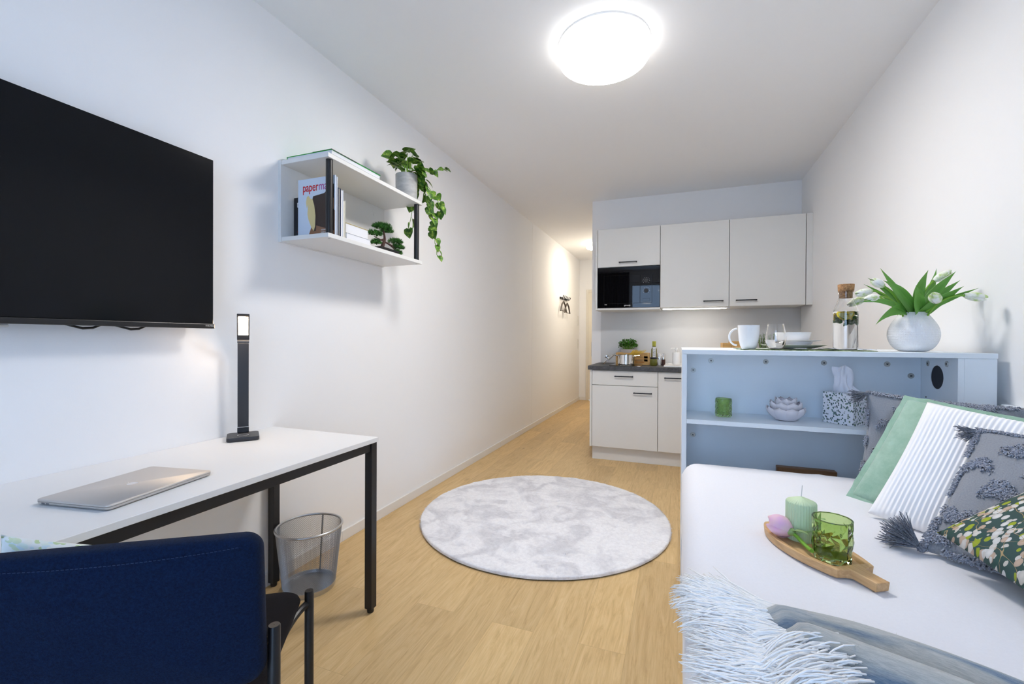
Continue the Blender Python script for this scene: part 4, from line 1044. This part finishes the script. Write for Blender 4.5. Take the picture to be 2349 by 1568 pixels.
# ------------------------------------------------------------------ wall shelf
FX=XL+.30; SYa,SYb,SZa,SZb=1.600,2.392,1.624,2.010
t=thing('hanging_shelf','white two-tier wall shelf with black posts above the desk','wall shelf',(XL,2.0,SZa))
obj('back_panel',B(XL,XL+.016,SYa-.004,SYb,SZa-.004,SZb+.002),M_shelfw,t,bevel=.0006,bseg=1)
obj('upper_board',B(XL+.0165,FX,SYa,SYb,SZb-.02,SZb),M_shelfw,t,bevel=.0008,bseg=1); obj('lower_board',B(XL+.0165,FX,SYa,SYb,SZa,SZa+.02),M_shelfw,t,bevel=.0008,bseg=1)
for y in (SYa+.032,SYb-.028):
    obj('post',MB().cyl((FX-.024,y,SZa+.02),(FX-.024,y,SZb-.02),.0155,seg=28),M_blk,t,smooth=True); obj('screw_head',MB().cyl((FX-.024,y,SZa),(FX-.024,y,SZa-.0015),.006,seg=14),M_plug,t)
for y in (SYa+.10,SYb-.10): obj('cover_cap',MB().cyl((XL+.016,y,1.935),(XL+.0172,y,1.935),.011,seg=20),M_shelfw,t)
SF=SZa+.0203; ST_=SZb+.0003
ry=basis((1,0,0),(0,0,1),(0,-1,0))    # text facing -Y
# black book D
def hardback(name,label,x0,x1,y0,y1,z0,z1,cover,group,spine='back',th=.0025,page=None):
    """upright book: covers are the two big faces (normal Y)"""
    t=thing(name,label,'book',((x0+x1)/2,(y0+y1)/2,z0),group=group)
    c=MB(); c.box(x0,x1,y0,y0+th,z0,z1); c.box(x0,x1,y1-th,y1,z0,z1); c.box(x0,x0+th,y0+th,y1-th,z0,z1)
    obj('cover',c,cover,t,bevel=.0006,bseg=1); obj('pages',B(x0+th,x1-.003,y0+th,y1-th,z0+.003,z1-.003),page or M_paper,t); return t
GB='books on the wall shelf'
t=hardback('book','black book with a white letter D, leaning at the left end behind the magazine',XL+.022,XL+.20,1.668,1.680,SF,SF+.205,M_blackcover,GB)
textobj('title','DA',.030,M_white_lbl,t,(XL+.043,1.6678,SF+.158),ry,.0003,bold=.0010,squeeze=.75)
sw=MB(); sw.prism([(0,0),(.03,.018),(.045,.021),(.03,.013)],lambda a,b:Vector((XL+.042+a,1.6678,SF+.035+b)),lambda a,b:Vector((XL+.042+a,1.6674,SF+.035+b))); obj('red_swoosh',sw,M_red,t)
# magazine with armchair cover
t=thing('magazine','glossy magazine standing with a brown armchair on its pale cover','magazine',(-1.64,1.658,SF),group=GB)
mx0,mx1,my=XL+.062,FX-.012,1.655; mz=SF; mh=.283
obj('pages',B(mx0,mx1,my,my+.008,mz,mz+mh),mat('magazine_cover',(.60,.68,.80),.25),t,bevel=.0008,bseg=1)
def pic(name,poly,m,dy):
    W_=mx1-mx0; f=lambda a,b,k:Vector((mx0+a*W_,my-.0003-dy-k,mz+b*mh)); k=MB(); k.prism(poly,lambda a,b:f(a,b,0),lambda a,b:f(a,b,.0002)); return obj(name,k,m,t)
pic('cover_picture',[(.28,.0),(1,.0),(1,.42),(.70,.36),(.40,.22)],M_brownl,0)
pic('cover_picture',[(.40,.22),(.98,.08),(.98,.86),(.82,.78),(.72,.72),(.42,.69),(.36,.5)],M_brown,.0004)
pic('cover_picture',[(.80,.40),(.98,.44),(.98,.62),(.88,.62)],M_brownl,.0007)
pic('cover_picture',[(.27,.40),(.29,.58),(.34,.66),(.41,.64),(.46,.52),(.49,.36),(.48,.18),(.44,.10),(.37,.18),(.30,.30)],M_creamp,.001)
pic('cover_picture',[(.25,.5),(.23,.60),(.25,.69),(.30,.71),(.34,.66),(.30,.60)],M_creamp,.0008)
pic('cover_picture',[(.44,.10),(.48,.18),(.49,.36),(.46,.52),(.43,.60),(.50,.56),(.53,.36),(.50,.10)],M_brown,.0013)
textobj('title','paper',.058,M_red,t,(mx0+.030,my-.0004,mz+.222),ry,.0003,squeeze=.72,bold=.0008)
textobj('title','mag',.058,M_purple,t,(mx0+.128,my-.0004,mz+.222),ry,.0003,squeeze=.78)
textobj('cover_line','wohnen mit\npapier und licht',.011,M_white_lbl,t,(mx0+.145,my-.0022,mz+.028),ry,.0002,squeeze=.8)
def slab(name,label,x1,y0,y1,h,cover,page,dx=.2,group=GB,cat='book',th=.0025):
    return hardback(name,label,x1-dx,x1,y0,y1,SF,SF+h,cover,group,page=page,th=th)
slab('magazine','thin white magazine standing directly behind the armchair magazine',FX-.014,1.669,1.675,.279,M_paper,M_paper,.2,cat='magazine')
slab('book','navy-black hardback standing with a strip of white pages',FX-.016,1.679,1.700,.232,M_navycover,M_cream,.19,th=.007)
slab('book','white paperback standing right of the navy book',FX-.018,1.702,1.719,.230,M_paper,M_paper,.17)
slab('book','shorter cream paperback standing at the right end of the upright books',FX-.022,1.722,1.738,.185,M_cream,M_cream,.14)
def flatbook(name,label,x0,x1,y0,y1,z0,z1,cover,page,th=.0022,m_bot=None):
    t=thing(name,label,'book',((x0+x1)/2,(y0+y1)/2,z0),group=GB)
    c=MB(); c.box(x0,x1,y0,y1,z0,z0+th); c.box(x0,x0+th,y0,y1,z0+th,z1-th); c.box(x0,x1,y0,y1,z1-th,z1); obj('cover',c,cover,t,bevel=.0005,bseg=1)
    obj('pages',B(x0+th,x1-.003,y0+.003,y1-.003,z0+th,z1-th),page,t); return t
flatbook('book','thick white book lying flat at the bottom of the stack beside the bonsai',FX-.235,FX-.018,1.742,1.925,SF,SF+.034,M_paper,M_paper)
flatbook('book','book with yellow cover edge lying on the white book beside the bonsai',FX-.23,FX-.024,1.743,1.912,SF+.0343,SF+.082,M_yellowcover,M_paper,.0016)
# big green book on top
gz=ST_
t=flatbook('book','large flat green and black picture book lying on top of the wall shelf',XL+.018,FX-.006,1.628,1.985,gz,gz+.026,M_greencover,M_paper,.003)
c=MB(); c.box(FX-.12,FX-.005,1.627,1.9855,gz+.0262,gz+.0268); c.box(FX-.0062,FX-.0048,1.627,1.80,gz+.0232,gz+.0262); c.box(XL+.16,FX-.005,1.6268,1.9855,gz-.0000,gz+.0029); obj('cover_print',c,M_blackcover,t)

# bonsai
bxc,byc=-1.625,2.165; z=SF
t=thing('bonsai','small bonsai pine in a black tray pot on the lower shelf','bonsai',(bxc,byc,z))
pt_=MB(); R0=[(-.05,-.085),(.05,-.085),(.05,.085),(-.05,.085)]
pt_.rings([[Vector((bxc+a*.85,byc+b*.85,z)) for a,b in R0],[Vector((bxc+a,byc+b,z+.030)) for a,b in R0],[Vector((bxc+a*1.06,byc+b*1.05,z+.031)) for a,b in R0],[Vector((bxc+a*1.06,byc+b*1.05,z+.037)) for a,b in R0],[Vector((bxc+a*.95,byc+b*.96,z+.037)) for a,b in R0],[Vector((bxc+a*.93,byc+b*.94,z+.028)) for a,b in R0]])
obj('pot',pt_,M_blkp,t,bevel=.002)
tk=MB(); T0=Vector((bxc,byc,z+.026))
tk.tube(smooth_path([T0,T0+Vector((.0,-.035,.03)),T0+Vector((.004,.03,.062)),T0+Vector((.0,.012,.078)),T0+Vector((0,.0,.125))],16),[.013-.0085*i/16 for i in range(17)],10)
br=[((0,.008,.055),(0,.06,.058),(.01,.10,.040)),((0,.006,.06),(0,-.03,.062),(.0,-.085,.07)),((0,.0,.10),(-.02,.03,.12),(-.03,.05,.125)),((0,.004,.06),(0,.07,.05),(.01,.115,.022)),((0,.0,.07),(.0,-.06,.05),(.01,-.085,.03))]
for b in br: tk.tube(smooth_path([T0+Vector(p) for p in b],8),[.005-.003*i/8 for i in range(9)],7)
obj('trunk',tk,M_bark,t,smooth=True)
fo=MB(); r=random.Random(41)
pads=[((0,.0,.148),(.042,.062,.017)),((.005,-.045,.135),(.038,.042,.017)),((.0,.035,.128),(.036,.045,.015)),((.005,-.085,.085),(.038,.046,.02)),((.01,-.083,.036),(.028,.028,.018)),((.01,.105,.075),(.04,.05,.022)),((.01,.13,.048),(.036,.04,.02)),((.01,.115,.012),(.03,.036,.02))]
for c_,rd in pads:
    C=T0+Vector(c_)
    for i in range(230):
        d=Vector((r.gauss(0,1),r.gauss(0,1),r.gauss(0,1))).normalized(); k=r.random()**.33; p=C+Vector((d.x*rd[0]*k,d.y*rd[1]*k,abs(d.z)*rd[2]*1.25*k-.006))
        for j in range(5):
            e=(d+Vector((r.uniform(-1,1),r.uniform(-1,1),r.uniform(-.2,1.2)))).normalized()*r.uniform(.010,.017)
            sd=e.orthogonal().normalized()*.0008; v=[fo.b.verts.new(q) for q in (p-sd,p+sd,p+e)]; fo.face(v); sd2=e.cross(sd).normalized()*.0008; v=[fo.b.verts.new(q) for q in (p-sd2,p+sd2,p+e)]; fo.face(v)
        if i%3==0: fo.blob(p,.004,1)
M_pine2=M_pine; n_=N(M_pine); n_.color(n_.ramp(n_.noise(n_.coord(),60,2),[(.35,(.012,.07,.008)),(.65,(.07,.27,.035))]))
obj('needles',fo,M_pine,t)

# ivy
ix,iy=-1.574,2.322; z=ST_
t=thing('potted_ivy','trailing variegated ivy in a grey concrete pot on the wall shelf','potted plant',(ix,iy,z))
pr_=.064; ph=.150
obj('pot',MB().lathe([(.001,0),(pr_-.003,0),(pr_,.003),(pr_+.002,ph),(pr_-.006,ph),(pr_-.008,ph-.012),(.001,ph-.012)],ix,iy,z,48),M_conc,t,smooth=True)
obj('soil',MB().lathe([(.001,ph-.010),(pr_-.008,ph-.011)],ix,iy,z,32),M_soil,t)
r=random.Random(77); vn=MB(); lf=MB(); P0=Vector((ix,iy,z+ph-.012))
def ivyleaf(p,d,s,roll=None):
    """heart shaped leaf starting at p heading d"""
    d=Vector(d).normalized(); up=Vector((r.uniform(-.5,.7),r.uniform(-.7,.3),r.uniform(.3,1))); sd=d.cross(up); sd=sd.normalized() if sd.length>1e-5 else d.orthogonal().normalized(); nr=sd.cross(d)
    bend=r.uniform(.1,.35)
    def fn(u,v):
        q=(v-.5)*2; w=.62*s*(math.sin(PI*min(1,u*.80+.20))**.9)*(1.15-.5*u) if u<1 else 0
        if u<.12: w*=.55+u*3.7
        return p+d*(s*u-(abs(q)*.16*s*(1-u) if u<.4 else 0))+sd*q*w*.95+nr*(.22*abs(q)*w-bend*s*u*u)
    lf.sheet(fn,7,4)
def vine(pts,n,s0,s1,dens=1.):
    P=smooth_path(pts,n); P=[p+Vector((r.uniform(-.006,.006),r.uniform(-.006,.006),0)) for p in P]; vn.tube(P,[.0019]*len(P),5)
    for i in range(2,len(P)):
        d=(P[i]-P[i-1]).normalized(); sgn=1 if i%2 else -1
        out=Vector((r.uniform(-.2,.9),r.uniform(-.9,.9)*1,r.uniform(-.5,.3)))+d*.7
        e=P[i]+out.normalized()*.018; vn.tube([P[i],P[i].lerp(e,.6)+Vector((0,0,.004)),e],.0009,4)
        ivyleaf(e,out+Vector((0,0,-.55)),s0+(s1-s0)*i/len(P))
vine([P0,P0+Vector((.04,.03,.08)),Vector((-1.52,2.40,2.17)),Vector((-1.505,2.45,2.02)),Vector((-1.44,2.455,1.9)),Vector((-1.455,2.455,1.80)),Vector((-1.44,2.45,1.69))],17,.062,.042)
vine([P0,P0+Vector((.05,.05,.10)),Vector((-1.56,2.42,2.12)),Vector((-1.48,2.46,2.03)),Vector((-1.47,2.47,1.93)),Vector((-1.475,2.46,1.85))],12,.060,.048)
vine([P0,P0+Vector((.03,.07,.09)),Vector((-1.60,2.42,2.14)),Vector((-1.60,2.44,2.0)),Vector((-1.62,2.43,1.93)),Vector((-1.60,2.40,1.87))],10,.055,.06)
vine([P0,P0+Vector((.05,.06,.09)),Vector((-1.50,2.42,2.19)),Vector((-1.43,2.44,2.215)),Vector((-1.40,2.45,2.225))],8,.045,.04)
vine([P0,P0+Vector((.05,.03,.10)),Vector((-1.50,2.38,2.16)),Vector((-1.46,2.44,2.08)),Vector((-1.42,2.46,2.02)),Vector((-1.43,2.46,1.98))],10,.06,.05)
for i in range(34):   # crown above the pot
    a=r.uniform(0,2*PI); e=P0+Vector((.085*math.cos(a)*r.uniform(.3,1.15),.085*math.sin(a)*r.uniform(.3,1.2)-.01,r.uniform(.02,.145)))
    vn.tube([P0+Vector((.02*math.cos(a),.02*math.sin(a),0)),P0.lerp(e,.6)+Vector((0,0,.02)),e],.0014,5)
    ivyleaf(e,Vector((math.cos(a),math.sin(a),r.uniform(-.55,.35))),r.uniform(.052,.078))
obj('vines',vn,M_stem,t,smooth=True); obj('foliage',lf,M_leaf,t,smooth=True,ang=2.)

# ------------------------------------------------------------------ desk
DX,DY0,DY1,DZ_=-1.199,.17,1.570,.740
t=thing('desk','white desk with black square steel legs along the left wall','desk',(-1.5,.87,0))
obj('tabletop',B(XL+.001,DX,DY0,DY1,DZ_-.019,DZ_),M_desk,t,bevel=.001,bseg=1)
def leg(x,y):
    l=obj('leg',B(x-.0175,x+.0175,y-.0175,y+.0175,.018,DZ_-.0195),M_blk,t,bevel=.002)
    obj('foot',MB().lathe([(.001,0),(.013,0),(.0145,.003),(.0145,.017),(.001,.018)],x,y,0,20),M_blkp,l,smooth=True)
for x in (XL+.032,DX-.022):
    for y in (DY0+.025,DY1-.023): leg(x,y)
for x in (XL+.032,DX-.022): obj('long_rail',B(x-.0125,x+.0125,DY0+.043,DY1-.041,DZ_-.054,DZ_-.0197),M_blk,t,bevel=.0015)
for y in (DY0+.025,DY1-.023): obj('short_rail',B(XL+.05,DX-.04,y-.0125,y+.0125,DZ_-.054,DZ_-.0197),M_blk,t,bevel=.0015)
# laptop
Zd=DZ_+.0004
pA,pB,pC,pD=Vector((-1.502,.620,0)),Vector((-1.283,.648,0)),Vector((-1.333,.938,0)),Vector((-1.560,.912,0))
u=(pC-pB).normalized(); c=(pA+pB+pC+pD)/4; RL=Matrix.Rotation(math.atan2(u.y,u.x),3,'Z')
t=thing('laptop','closed silver laptop lying on the white desk','laptop',(c.x,c.y,Zd),RL)
def rrect(hx,hy,r,n=6):
    P=[]
    for (sx,sy,a0) in ((1,1,0),(-1,1,PI/2),(-1,-1,PI),(1,-1,1.5*PI)):
        for k in range(n+1): a=a0+PI/2*k/n; P.append((sx*(hx-r)+r*math.cos(a),sy*(hy-r)+r*math.sin(a)))
    return P
LX,LY=.148,.112   # long side along local x, local -y is the side facing the room
def slabr(hx,hy,r,zs):
    m=MB(); m.rings([[Vector((a*k,b*k,z_)) for a,b in rrect(hx,hy,r)] for z_,k in zs]); return m
obj('base',slabr(LX,LY,.011,[(.001,.965),(.0035,.992),(.0075,1.),(.0088,1.)]),M_alu,t,smooth=True,local=True,ang=.9)
obj('lid',slabr(LX,LY,.011,[(.0096,.998),(.0105,1.),(.0128,1.),(.0143,.992)]),M_alu,t,smooth=True,local=True,ang=.9)
obj('gap',slabr(LX-.002,LY-.002,.011,[(.0088,1.),(.0096,1.)]),M_alud,t,local=True)
po=MB()
for k in (0,1): po.box(-LX-.0004,-LX+.002,LY-.030-.014*k,LY-.021-.014*k,.0042,.0072)
obj('ports',po,M_alud,t,local=True)
em=MB(); ap=[]
for i in range(28):
    a=2*PI*i/28; rr_=.0125*(1+.06*math.cos(2*a))*(1 if not (-.55<(a if a<PI else a-2*PI)<.55) else .80); 
    x=rr_*math.cos(a); y=rr_*1.02*math.sin(a); y-=.002*math.exp(-(x/.004)**2)*(1 if y>0 else -.6); ap.append((x,y))
em.prism(ap,lambda a,b:Vector((a,b,.0143)),lambda a,b:Vector((a,b,.0145)))
em.prism([(.0,.0145),(.001,.0185),(.005,.0215),(.0045,.017)],lambda a,b:Vector((a,b,.0143)),lambda a,b:Vector((a,b,.0145)))
obj('emblem',em,M_alul,t,local=True)
for x in (-.12,.12):
    for y in (-.09,.09): obj('rubber_foot',MB().cyl((x,y,0),(x,y,.0012),.006,seg=14),M_blkp,t,local=True)
# desk lamp
lf_=Vector((.79,-.62,0)).normalized()   # towards room
la=math.atan2(lf_.y,lf_.x); RD=Matrix.Rotation(la,3,'Z')
lc=Vector((-1.700,1.333,Zd)); t=thing('desk_lamp','slim black desk lamp with lit head on the white desk','desk lamp',tuple(lc),RD)
m=MB(); m.rings([[Vector((a*k,b*k,z_)) for a,b in rrect(.062,.058,.016)] for z_,k in ((0,.97),(.003,1.),(.013,1.),(.0165,.985))]); obj('base',m,M_lampbody,t,smooth=True,local=True,ang=.8)
rg=MB().lathe([(.0185,.0166),(.0205,.0166),(.0205,.0170),(.0185,.0170)],.005,0,0,40,loop=True); obj('charging_ring',rg,M_white_lbl,t,local=True)
mk=MB(); 
for k in range(4): mk.box(.045,.0475,-.036+.022*k,-.034+.022*k,.0166,.0169)
for k in range(7): mk.box(.034,.0385,-.012+.004*k,-.010+.004*k,.0166,.0169)
obj('touch_marks',mk,M_plug,t,local=True)
obj('lower_hinge',B(-.060,-.044,-.0215,.0215,.0165,.040),M_lampbody,t,local=True,bevel=.003); obj('hinge_pin',MB().cyl((-.044,-.020,.040),(-.044,.020,.040),.003,seg=10),M_alul,t,local=True,smooth=True)
Ra=Matrix.Translation((-.050,0,.038))@Matrix.Rotation(.02,4,'Y'); obj('arm',MB().box(-.0055,.0055,-.0205,.0205,0,.360,Ra),M_lampbody,t,local=True,bevel=.002)
topj=(Ra@Vector((0,0,.360))); 
hg=MB(); hg.cyl((topj.x,-.0215,topj.z+.008),(topj.x,.0215,topj.z+.008),.0075,seg=16); obj('upper_hinge',hg,M_alud,t,smooth=True,local=True)
Rh=Matrix.Translation((topj.x,0,topj.z+.014))@Matrix.Rotation(.62,4,'Y')
hd=obj('head',MB().box(-.006,.003,-.0225,.0225,0,.128,Rh),M_lampbody,t,local=True,bevel=.002)
pnl=MB(); pnl.box(.003,.0042,-.0175,.0175,.028,.118,Rh); obj('light_panel',pnl,M_desklight,hd,local=True)

# ------------------------------------------------------------------ chair
cf=Vector((-.562,.827,0)).normalized(); cr=Vector((cf.y,-cf.x,0)); RC=basis(cr,cf,Vector((0,0,1)))
t=thing('chair','dark blue upholstered chair with black tube legs pulled up to the desk','chair',(-1.040,.643,0),RC)
PX=.25
for sx in (-1,1):
    for y,zt in ((-.164,.598),(.164,.484)):
        l=obj('leg',MB().lathe([(.001,.004),(.0115,.004),(.0115,zt-.003),(.010,zt),(.001,zt)],sx*PX,y,0,24),M_blk,t,smooth=True,local=True); obj('glide',MB().lathe([(.001,0),(.013,0),(.013,.006),(.001,.006)],sx*PX,y,0,18),M_blkp,l,smooth=True,local=True)
fm=MB()
for sx in (-1,1):
    fm.tube(smooth_path([(sx*PX,.164,.452),(sx*(PX-.012),.150,.452),(sx*(PX-.045),.125,.430),(sx*(PX-.05),.05,.428),(sx*(PX-.05),-.10,.428),(sx*(PX-.03),-.155,.432),(sx*PX,-.164,.440)],16),.009,10)
for y in (-.09,.10): fm.tube([(-PX+.05,y,.428),(PX-.05,y,.428)],.008,8)
obj('seat_frame',fm,M_blk,t,smooth=True,local=True)
def pad(hx,hy,r,th,dome):
    m=MB(); O=rrect(hx,hy,r,8); zs=[(0,.94),(.006,.985),(th*.5,1.),(th-.008,.985),(th-.002,.955),(th+dome*.5,.80),(th+dome*.9,.45),(th+dome,.02)]
    m.rings([[Vector((a*k,b*k,z_)) for a,b in O] for z_,k in zs]); return m
m=pad(.228,.205,.045,.034,.008); 
for v in m.b.verts: v.co+=Vector((0,.002,.4375)); 
obj('seat',m,M_seat,t,smooth=True,local=True,ang=1.2)
# curved backrest
def backpt(x,z,d):   # x lateral, z height, d thickness offset; concave towards the seat
    y=-.180+.008*(x/.23)**2-.10*(z-.5)-.004
    return Vector((x,y+d,z))
O=rrect(.241,.142,.035,10); m=MB(); zc=.649
R_=[]
for d,k in ((.022,.90),(.019,.965),(.012,.993),(0,1.),(-.012,.993),(-.019,.965),(-.022,.90)): R_.append([backpt(a*k,zc+b*(1-(1-k)*.85)+.010*(abs(a)/.23)**2*(1 if b>0 else 0),d) for a,b in O])
# fill the two faces with inner rings so the curve is followed
def inner(d,dome):
    return [[backpt(a*k,zc+b*k,d+dome*(1-k*k)) for a,b in O] for k in (.7,.45,.2,.02)]
R_=inner(.022,.006)[::-1]+R_+inner(-.022,-.006)
m.rings(R_); obj('backrest',m,M_navy,t,smooth=True,local=True,ang=1.4)
sm=MB()
for i in range(64): sm.tube([backpt(-.21+.42*i/64+k*.0042,zc+.1265+.010*(abs(-.21+.42*i/64)/.23)**2,-.0232) for k in (0,1)],.0007,4)
obj('seam',sm,mat('seam_thread',(.012,.030,.085),.8),t,local=True)
# back brackets
bk=MB()
for sx in (-1,1): bk.tube([(sx*PX,-.164,.57),(sx*(PX-.02),-.168,.57)],.007,8)
obj('back_bracket',bk,M_blk,t,smooth=True,local=True)
# cushion on chair
r2=RC@Vector((1,0,0)); u2=RC@Vector((0,-.10,.995)); u2.normalize()
ro=.20; r2r=(r2*math.cos(ro)-u2*math.sin(ro)).normalized(); u2r=(u2*math.cos(ro)+r2*math.sin(ro)).normalized()
cb=Vector((-1.040,.643,0))+RC@Vector((-.236,-.088,.790))-u2r*.33
cushion('leaf_cushion','white cushion with watercolour green leaves propped on the blue chair',cb,0,0,0,.36,.33,.085,M_floral2,frame=(r2r,u2r),seed=30,pinch=.06)

# ------------------------------------------------------------------ waste basket
wx,wy=-1.612,1.602; rb,rt,hb=.112,.143,.285
t=thing('waste_basket','round silver wire-mesh waste basket under the desk end','waste basket',(wx,wy,0))
mm=MB(); nu,nv=120,52; rows=[]
for j in range(nv+1):
    z_=.022+(hb-.022)*j/nv; q=rb+(rt-rb)*z_/hb; rows.append([mm.b.verts.new((wx+q*math.cos(2*PI*(i+.5*(j%2))/nu),wy+q*math.sin(2*PI*(i+.5*(j%2))/nu),z_)) for i in range(nu)])
# diamond cells joining every second row
for j in range(nv-1):
    for i in range(nu):
        k=j%2
        a=rows[j][i]; b=rows[j+1][(i+k)%nu]; c=rows[j+2][i]; d=rows[j+1][(i+k-1)%nu]
        mm.face([a,b,c,d])
o=obj('mesh_side',mm,M_mesh,t); k=o.modifiers.new('wire','WIREFRAME'); k.thickness=.0016; k.use_even_offset=False; k.use_replace=True
obj('rim',MB().lathe([(rt+.0055*math.cos(a),hb+.0055*math.sin(a)) for a in [i*PI/5 for i in range(10)]],wx,wy,0,72,loop=True),M_steel,t,smooth=True)
obj('base_band',MB().lathe([(rb-.004,0),(rb+.001,0),(rb+.004,.024),(rb-.001,.024)],wx,wy,0,64,loop=True),M_steel,t,smooth=True)
obj('base_plate',MB().lathe([(.001,.010),(rb-.003,.010),(rb-.003,.008),(.001,.008)],wx,wy,0,48),M_mesh,t,smooth=True)
obj('side_seam',MB().tube([(wx+rb*math.cos(1.9)-.001,wy+rb*math.sin(1.9)-.002,.02),(wx+rt*math.cos(1.9)-.001,wy+rt*math.sin(1.9)-.002,hb)],.004,6),M_mesh,t)

# ------------------------------------------------------------------ rug
gx,gy,gr=-.830,2.800,.792
t=thing('rug','round fluffy white and pale grey rug on the oak floor','rug',(gx,gy,0))
obj('backing',MB().lathe([(.001,.001),(gr-.01,.001),(gr-.006,.005),(.001,.006)],gx,gy,0,120),M_rugback,t)
rg=MB(); nr=90; na=320
RR=[]
for i in range(nr+1):
    q=i/nr; rad=gr*min(1,q*1.02)
    ring=[]
    for j in range(na):
        a=2*PI*j/na; x,y=rad*math.cos(a),rad*math.sin(a); nz=noise.noise((x*9,y*9,0))*.003+noise.noise((x*30+noise.noise((x*6,y*6,2))*3,y*30,5))*.0035+noise.noise((x*80,y*60,8))*.0022
        edge=1 if q<.96 else math.sqrt(max(0,1-((q-.96)/.04)**2))
        rr_=rad*(1+.004*noise.noise((math.cos(a)*7,math.sin(a)*7,1)))
        ring.append(Vector((gx+rr_*math.cos(a),gy+rr_*math.sin(a),.006+(.017+nz)*edge)))
    RR.append(ring)
RR[0]=[Vector((gx+.002*math.cos(2*PI*j/na),gy+.002*math.sin(2*PI*j/na),.019)) for j in range(na)]
rg.rings(RR,True,True,False); r=random.Random(8)
for i in range(9000):   # fluff, thickest round the rim
    a=r.uniform(0,2*PI); q=gr*(1-.05*r.random()**2 if i%2 else math.sqrt(r.random())); p=Vector((gx+q*math.cos(a),gy+q*math.sin(a),.019 if q<gr*.96 else .008+.010*r.random()))
    o_=Vector((math.cos(a),math.sin(a),.5)) if q>gr*.95 else Vector((r.uniform(-1,1),r.uniform(-1,1),.5))
    e=(o_+Vector((r.uniform(-.7,.7),r.uniform(-.7,.7),r.uniform(-.3,.3)))).normalized()*r.uniform(.008,.016); sd=e.cross(Vector((0,0,1))).normalized()*.0012
    rg.face([rg.b.verts.new(k_) for k_ in (p-sd,p+sd,p+e)])
rp=obj('pile',rg,M_rug,t,smooth=True,ang=2.)
# ------------------------------------------------------------------ hallway wall things
t=thing('coat_rack','black coat hook rail with pegs on the hallway wall','coat rack',(XL,7.2,1.83))
ra=MB(); ra.box(XL+.001,XL+.018,6.93,7.46,1.815,1.845); obj('rail',ra,M_blk,t)
for k in range(6):
    y=6.95+.095*k; obj('hook',MB().tube(smooth_path([(XL+.018,y,1.83),(XL+.05,y,1.825),(XL+.06,y,1.84),(XL+.062,y,1.872)],6),.006,6),M_blk,t,smooth=True)
for y,zt,lab in ((7.02,1.775,'left dark wooden coat hanger under the hallway hooks'),(7.27,1.762,'right dark wooden coat hanger under the hallway hooks')):
    t=thing('coat_hanger',lab,'coat hanger',(XL+.04,y,zt),group='hangers on the coat rack')
    hx=XL+.045
    obj('bar',MB().tube([(hx,y-.19,zt-.16),(hx,y-.10,zt-.05),(hx,y,zt),(hx,y+.10,zt-.05),(hx,y+.19,zt-.16)],[.010,.013,.014,.013,.010],8),mat('dark_hanger',(.06,.045,.035),.5),t,smooth=True)
    obj('cross_bar',MB().tube([(hx,y-.18,zt-.155),(hx,y+.18,zt-.155)],.006,6),MATS['dark_hanger'],t,smooth=True)
    obj('wire_hook',MB().tube([(hx,y,zt),(hx,y,zt+.04),(hx-.003,y+.012,zt+.06)],.003,6),M_chrome,t,smooth=True)
for z_,lab in ((1.518,'upper white light switch on the hallway wall'),(1.075,'lower white light switch on the hallway wall')):
    t=thing('light_switch',lab,'light switch',(XL,8.31,z_),group='hallway light switches'); obj('plate',B(XL+.0005,XL+.010,8.27,8.35,z_-.09,z_+.09),M_switch,t,bevel=.003); obj('rocker',B(XL+.010,XL+.014,8.282,8.338,z_-.028,z_+.028),M_switch,t,bevel=.002)

# ------------------------------------------------------------------ light
def area(name,loc,rot,sx,sy,power,col):
    l=bpy.data.lights.new(name,'AREA'); l.shape='RECTANGLE'; l.size=sx; l.size_y=sy; l.energy=power; l.color=col
    o=bpy.data.objects.new(name,l); COL.objects.link(o); o.location=loc; o.rotation_euler=rot; return o
area('window_daylight',((WX0+WX1)/2,YB-.14,(WZ0+WZ1)/2),(PI/2,0,PI),WX1-WX0-.1,WZ1-WZ0-.1,82,(.38,.66,1.0))
wd=bpy.data.worlds.new('sky'); sc.world=wd; wd.use_nodes=True
bg=wd.node_tree.nodes['Background']; bg.inputs[0].default_value=(.45,.66,1,1); bg.inputs[1].default_value=2.5

# ------------------------------------------------------------------ camera
yaw,pit,rol=.3609,-.0064,.0051
fwd=Vector((-math.sin(yaw)*math.cos(pit),math.cos(yaw)*math.cos(pit),math.sin(pit))); right=Vector((math.cos(yaw),math.sin(yaw),0)); up=right.cross(fwd)
r2=right*math.cos(rol)+up*math.sin(rol); u2=up*math.cos(rol)-right*math.sin(rol)   # slight roll
cam=bpy.data.cameras.new('camera'); cam.sensor_width=36; cam.lens=36*1017.29/2349; cam.clip_start=.02
co=bpy.data.objects.new('camera',cam); COL.objects.link(co)
co.matrix_world=Matrix.Translation((0,0,1.1607))@basis(r2,u2,-fwd).to_4x4()
sc.camera=co
sc.view_settings.view_transform='Standard'; sc.view_settings.look='None'; sc.view_settings.exposure=1.04; sc.view_settings.gamma=1.; sc.view_settings.use_curve_mapping=False
sc.cycles.max_bounces=12; sc.cycles.diffuse_bounces=7; sc.cycles.glossy_bounces=5; sc.cycles.transmission_bounces=8; sc.cycles.transparent_max_bounces=12
sc.cycles.use_denoising=True; sc.cycles.use_adaptive_sampling=True; sc.cycles.adaptive_threshold=.10; sc.cycles.adaptive_min_samples=16; sc.cycles.sample_clamp_indirect=10.; sc.cycles.caustics_reflective=False; sc.cycles.caustics_refractive=True
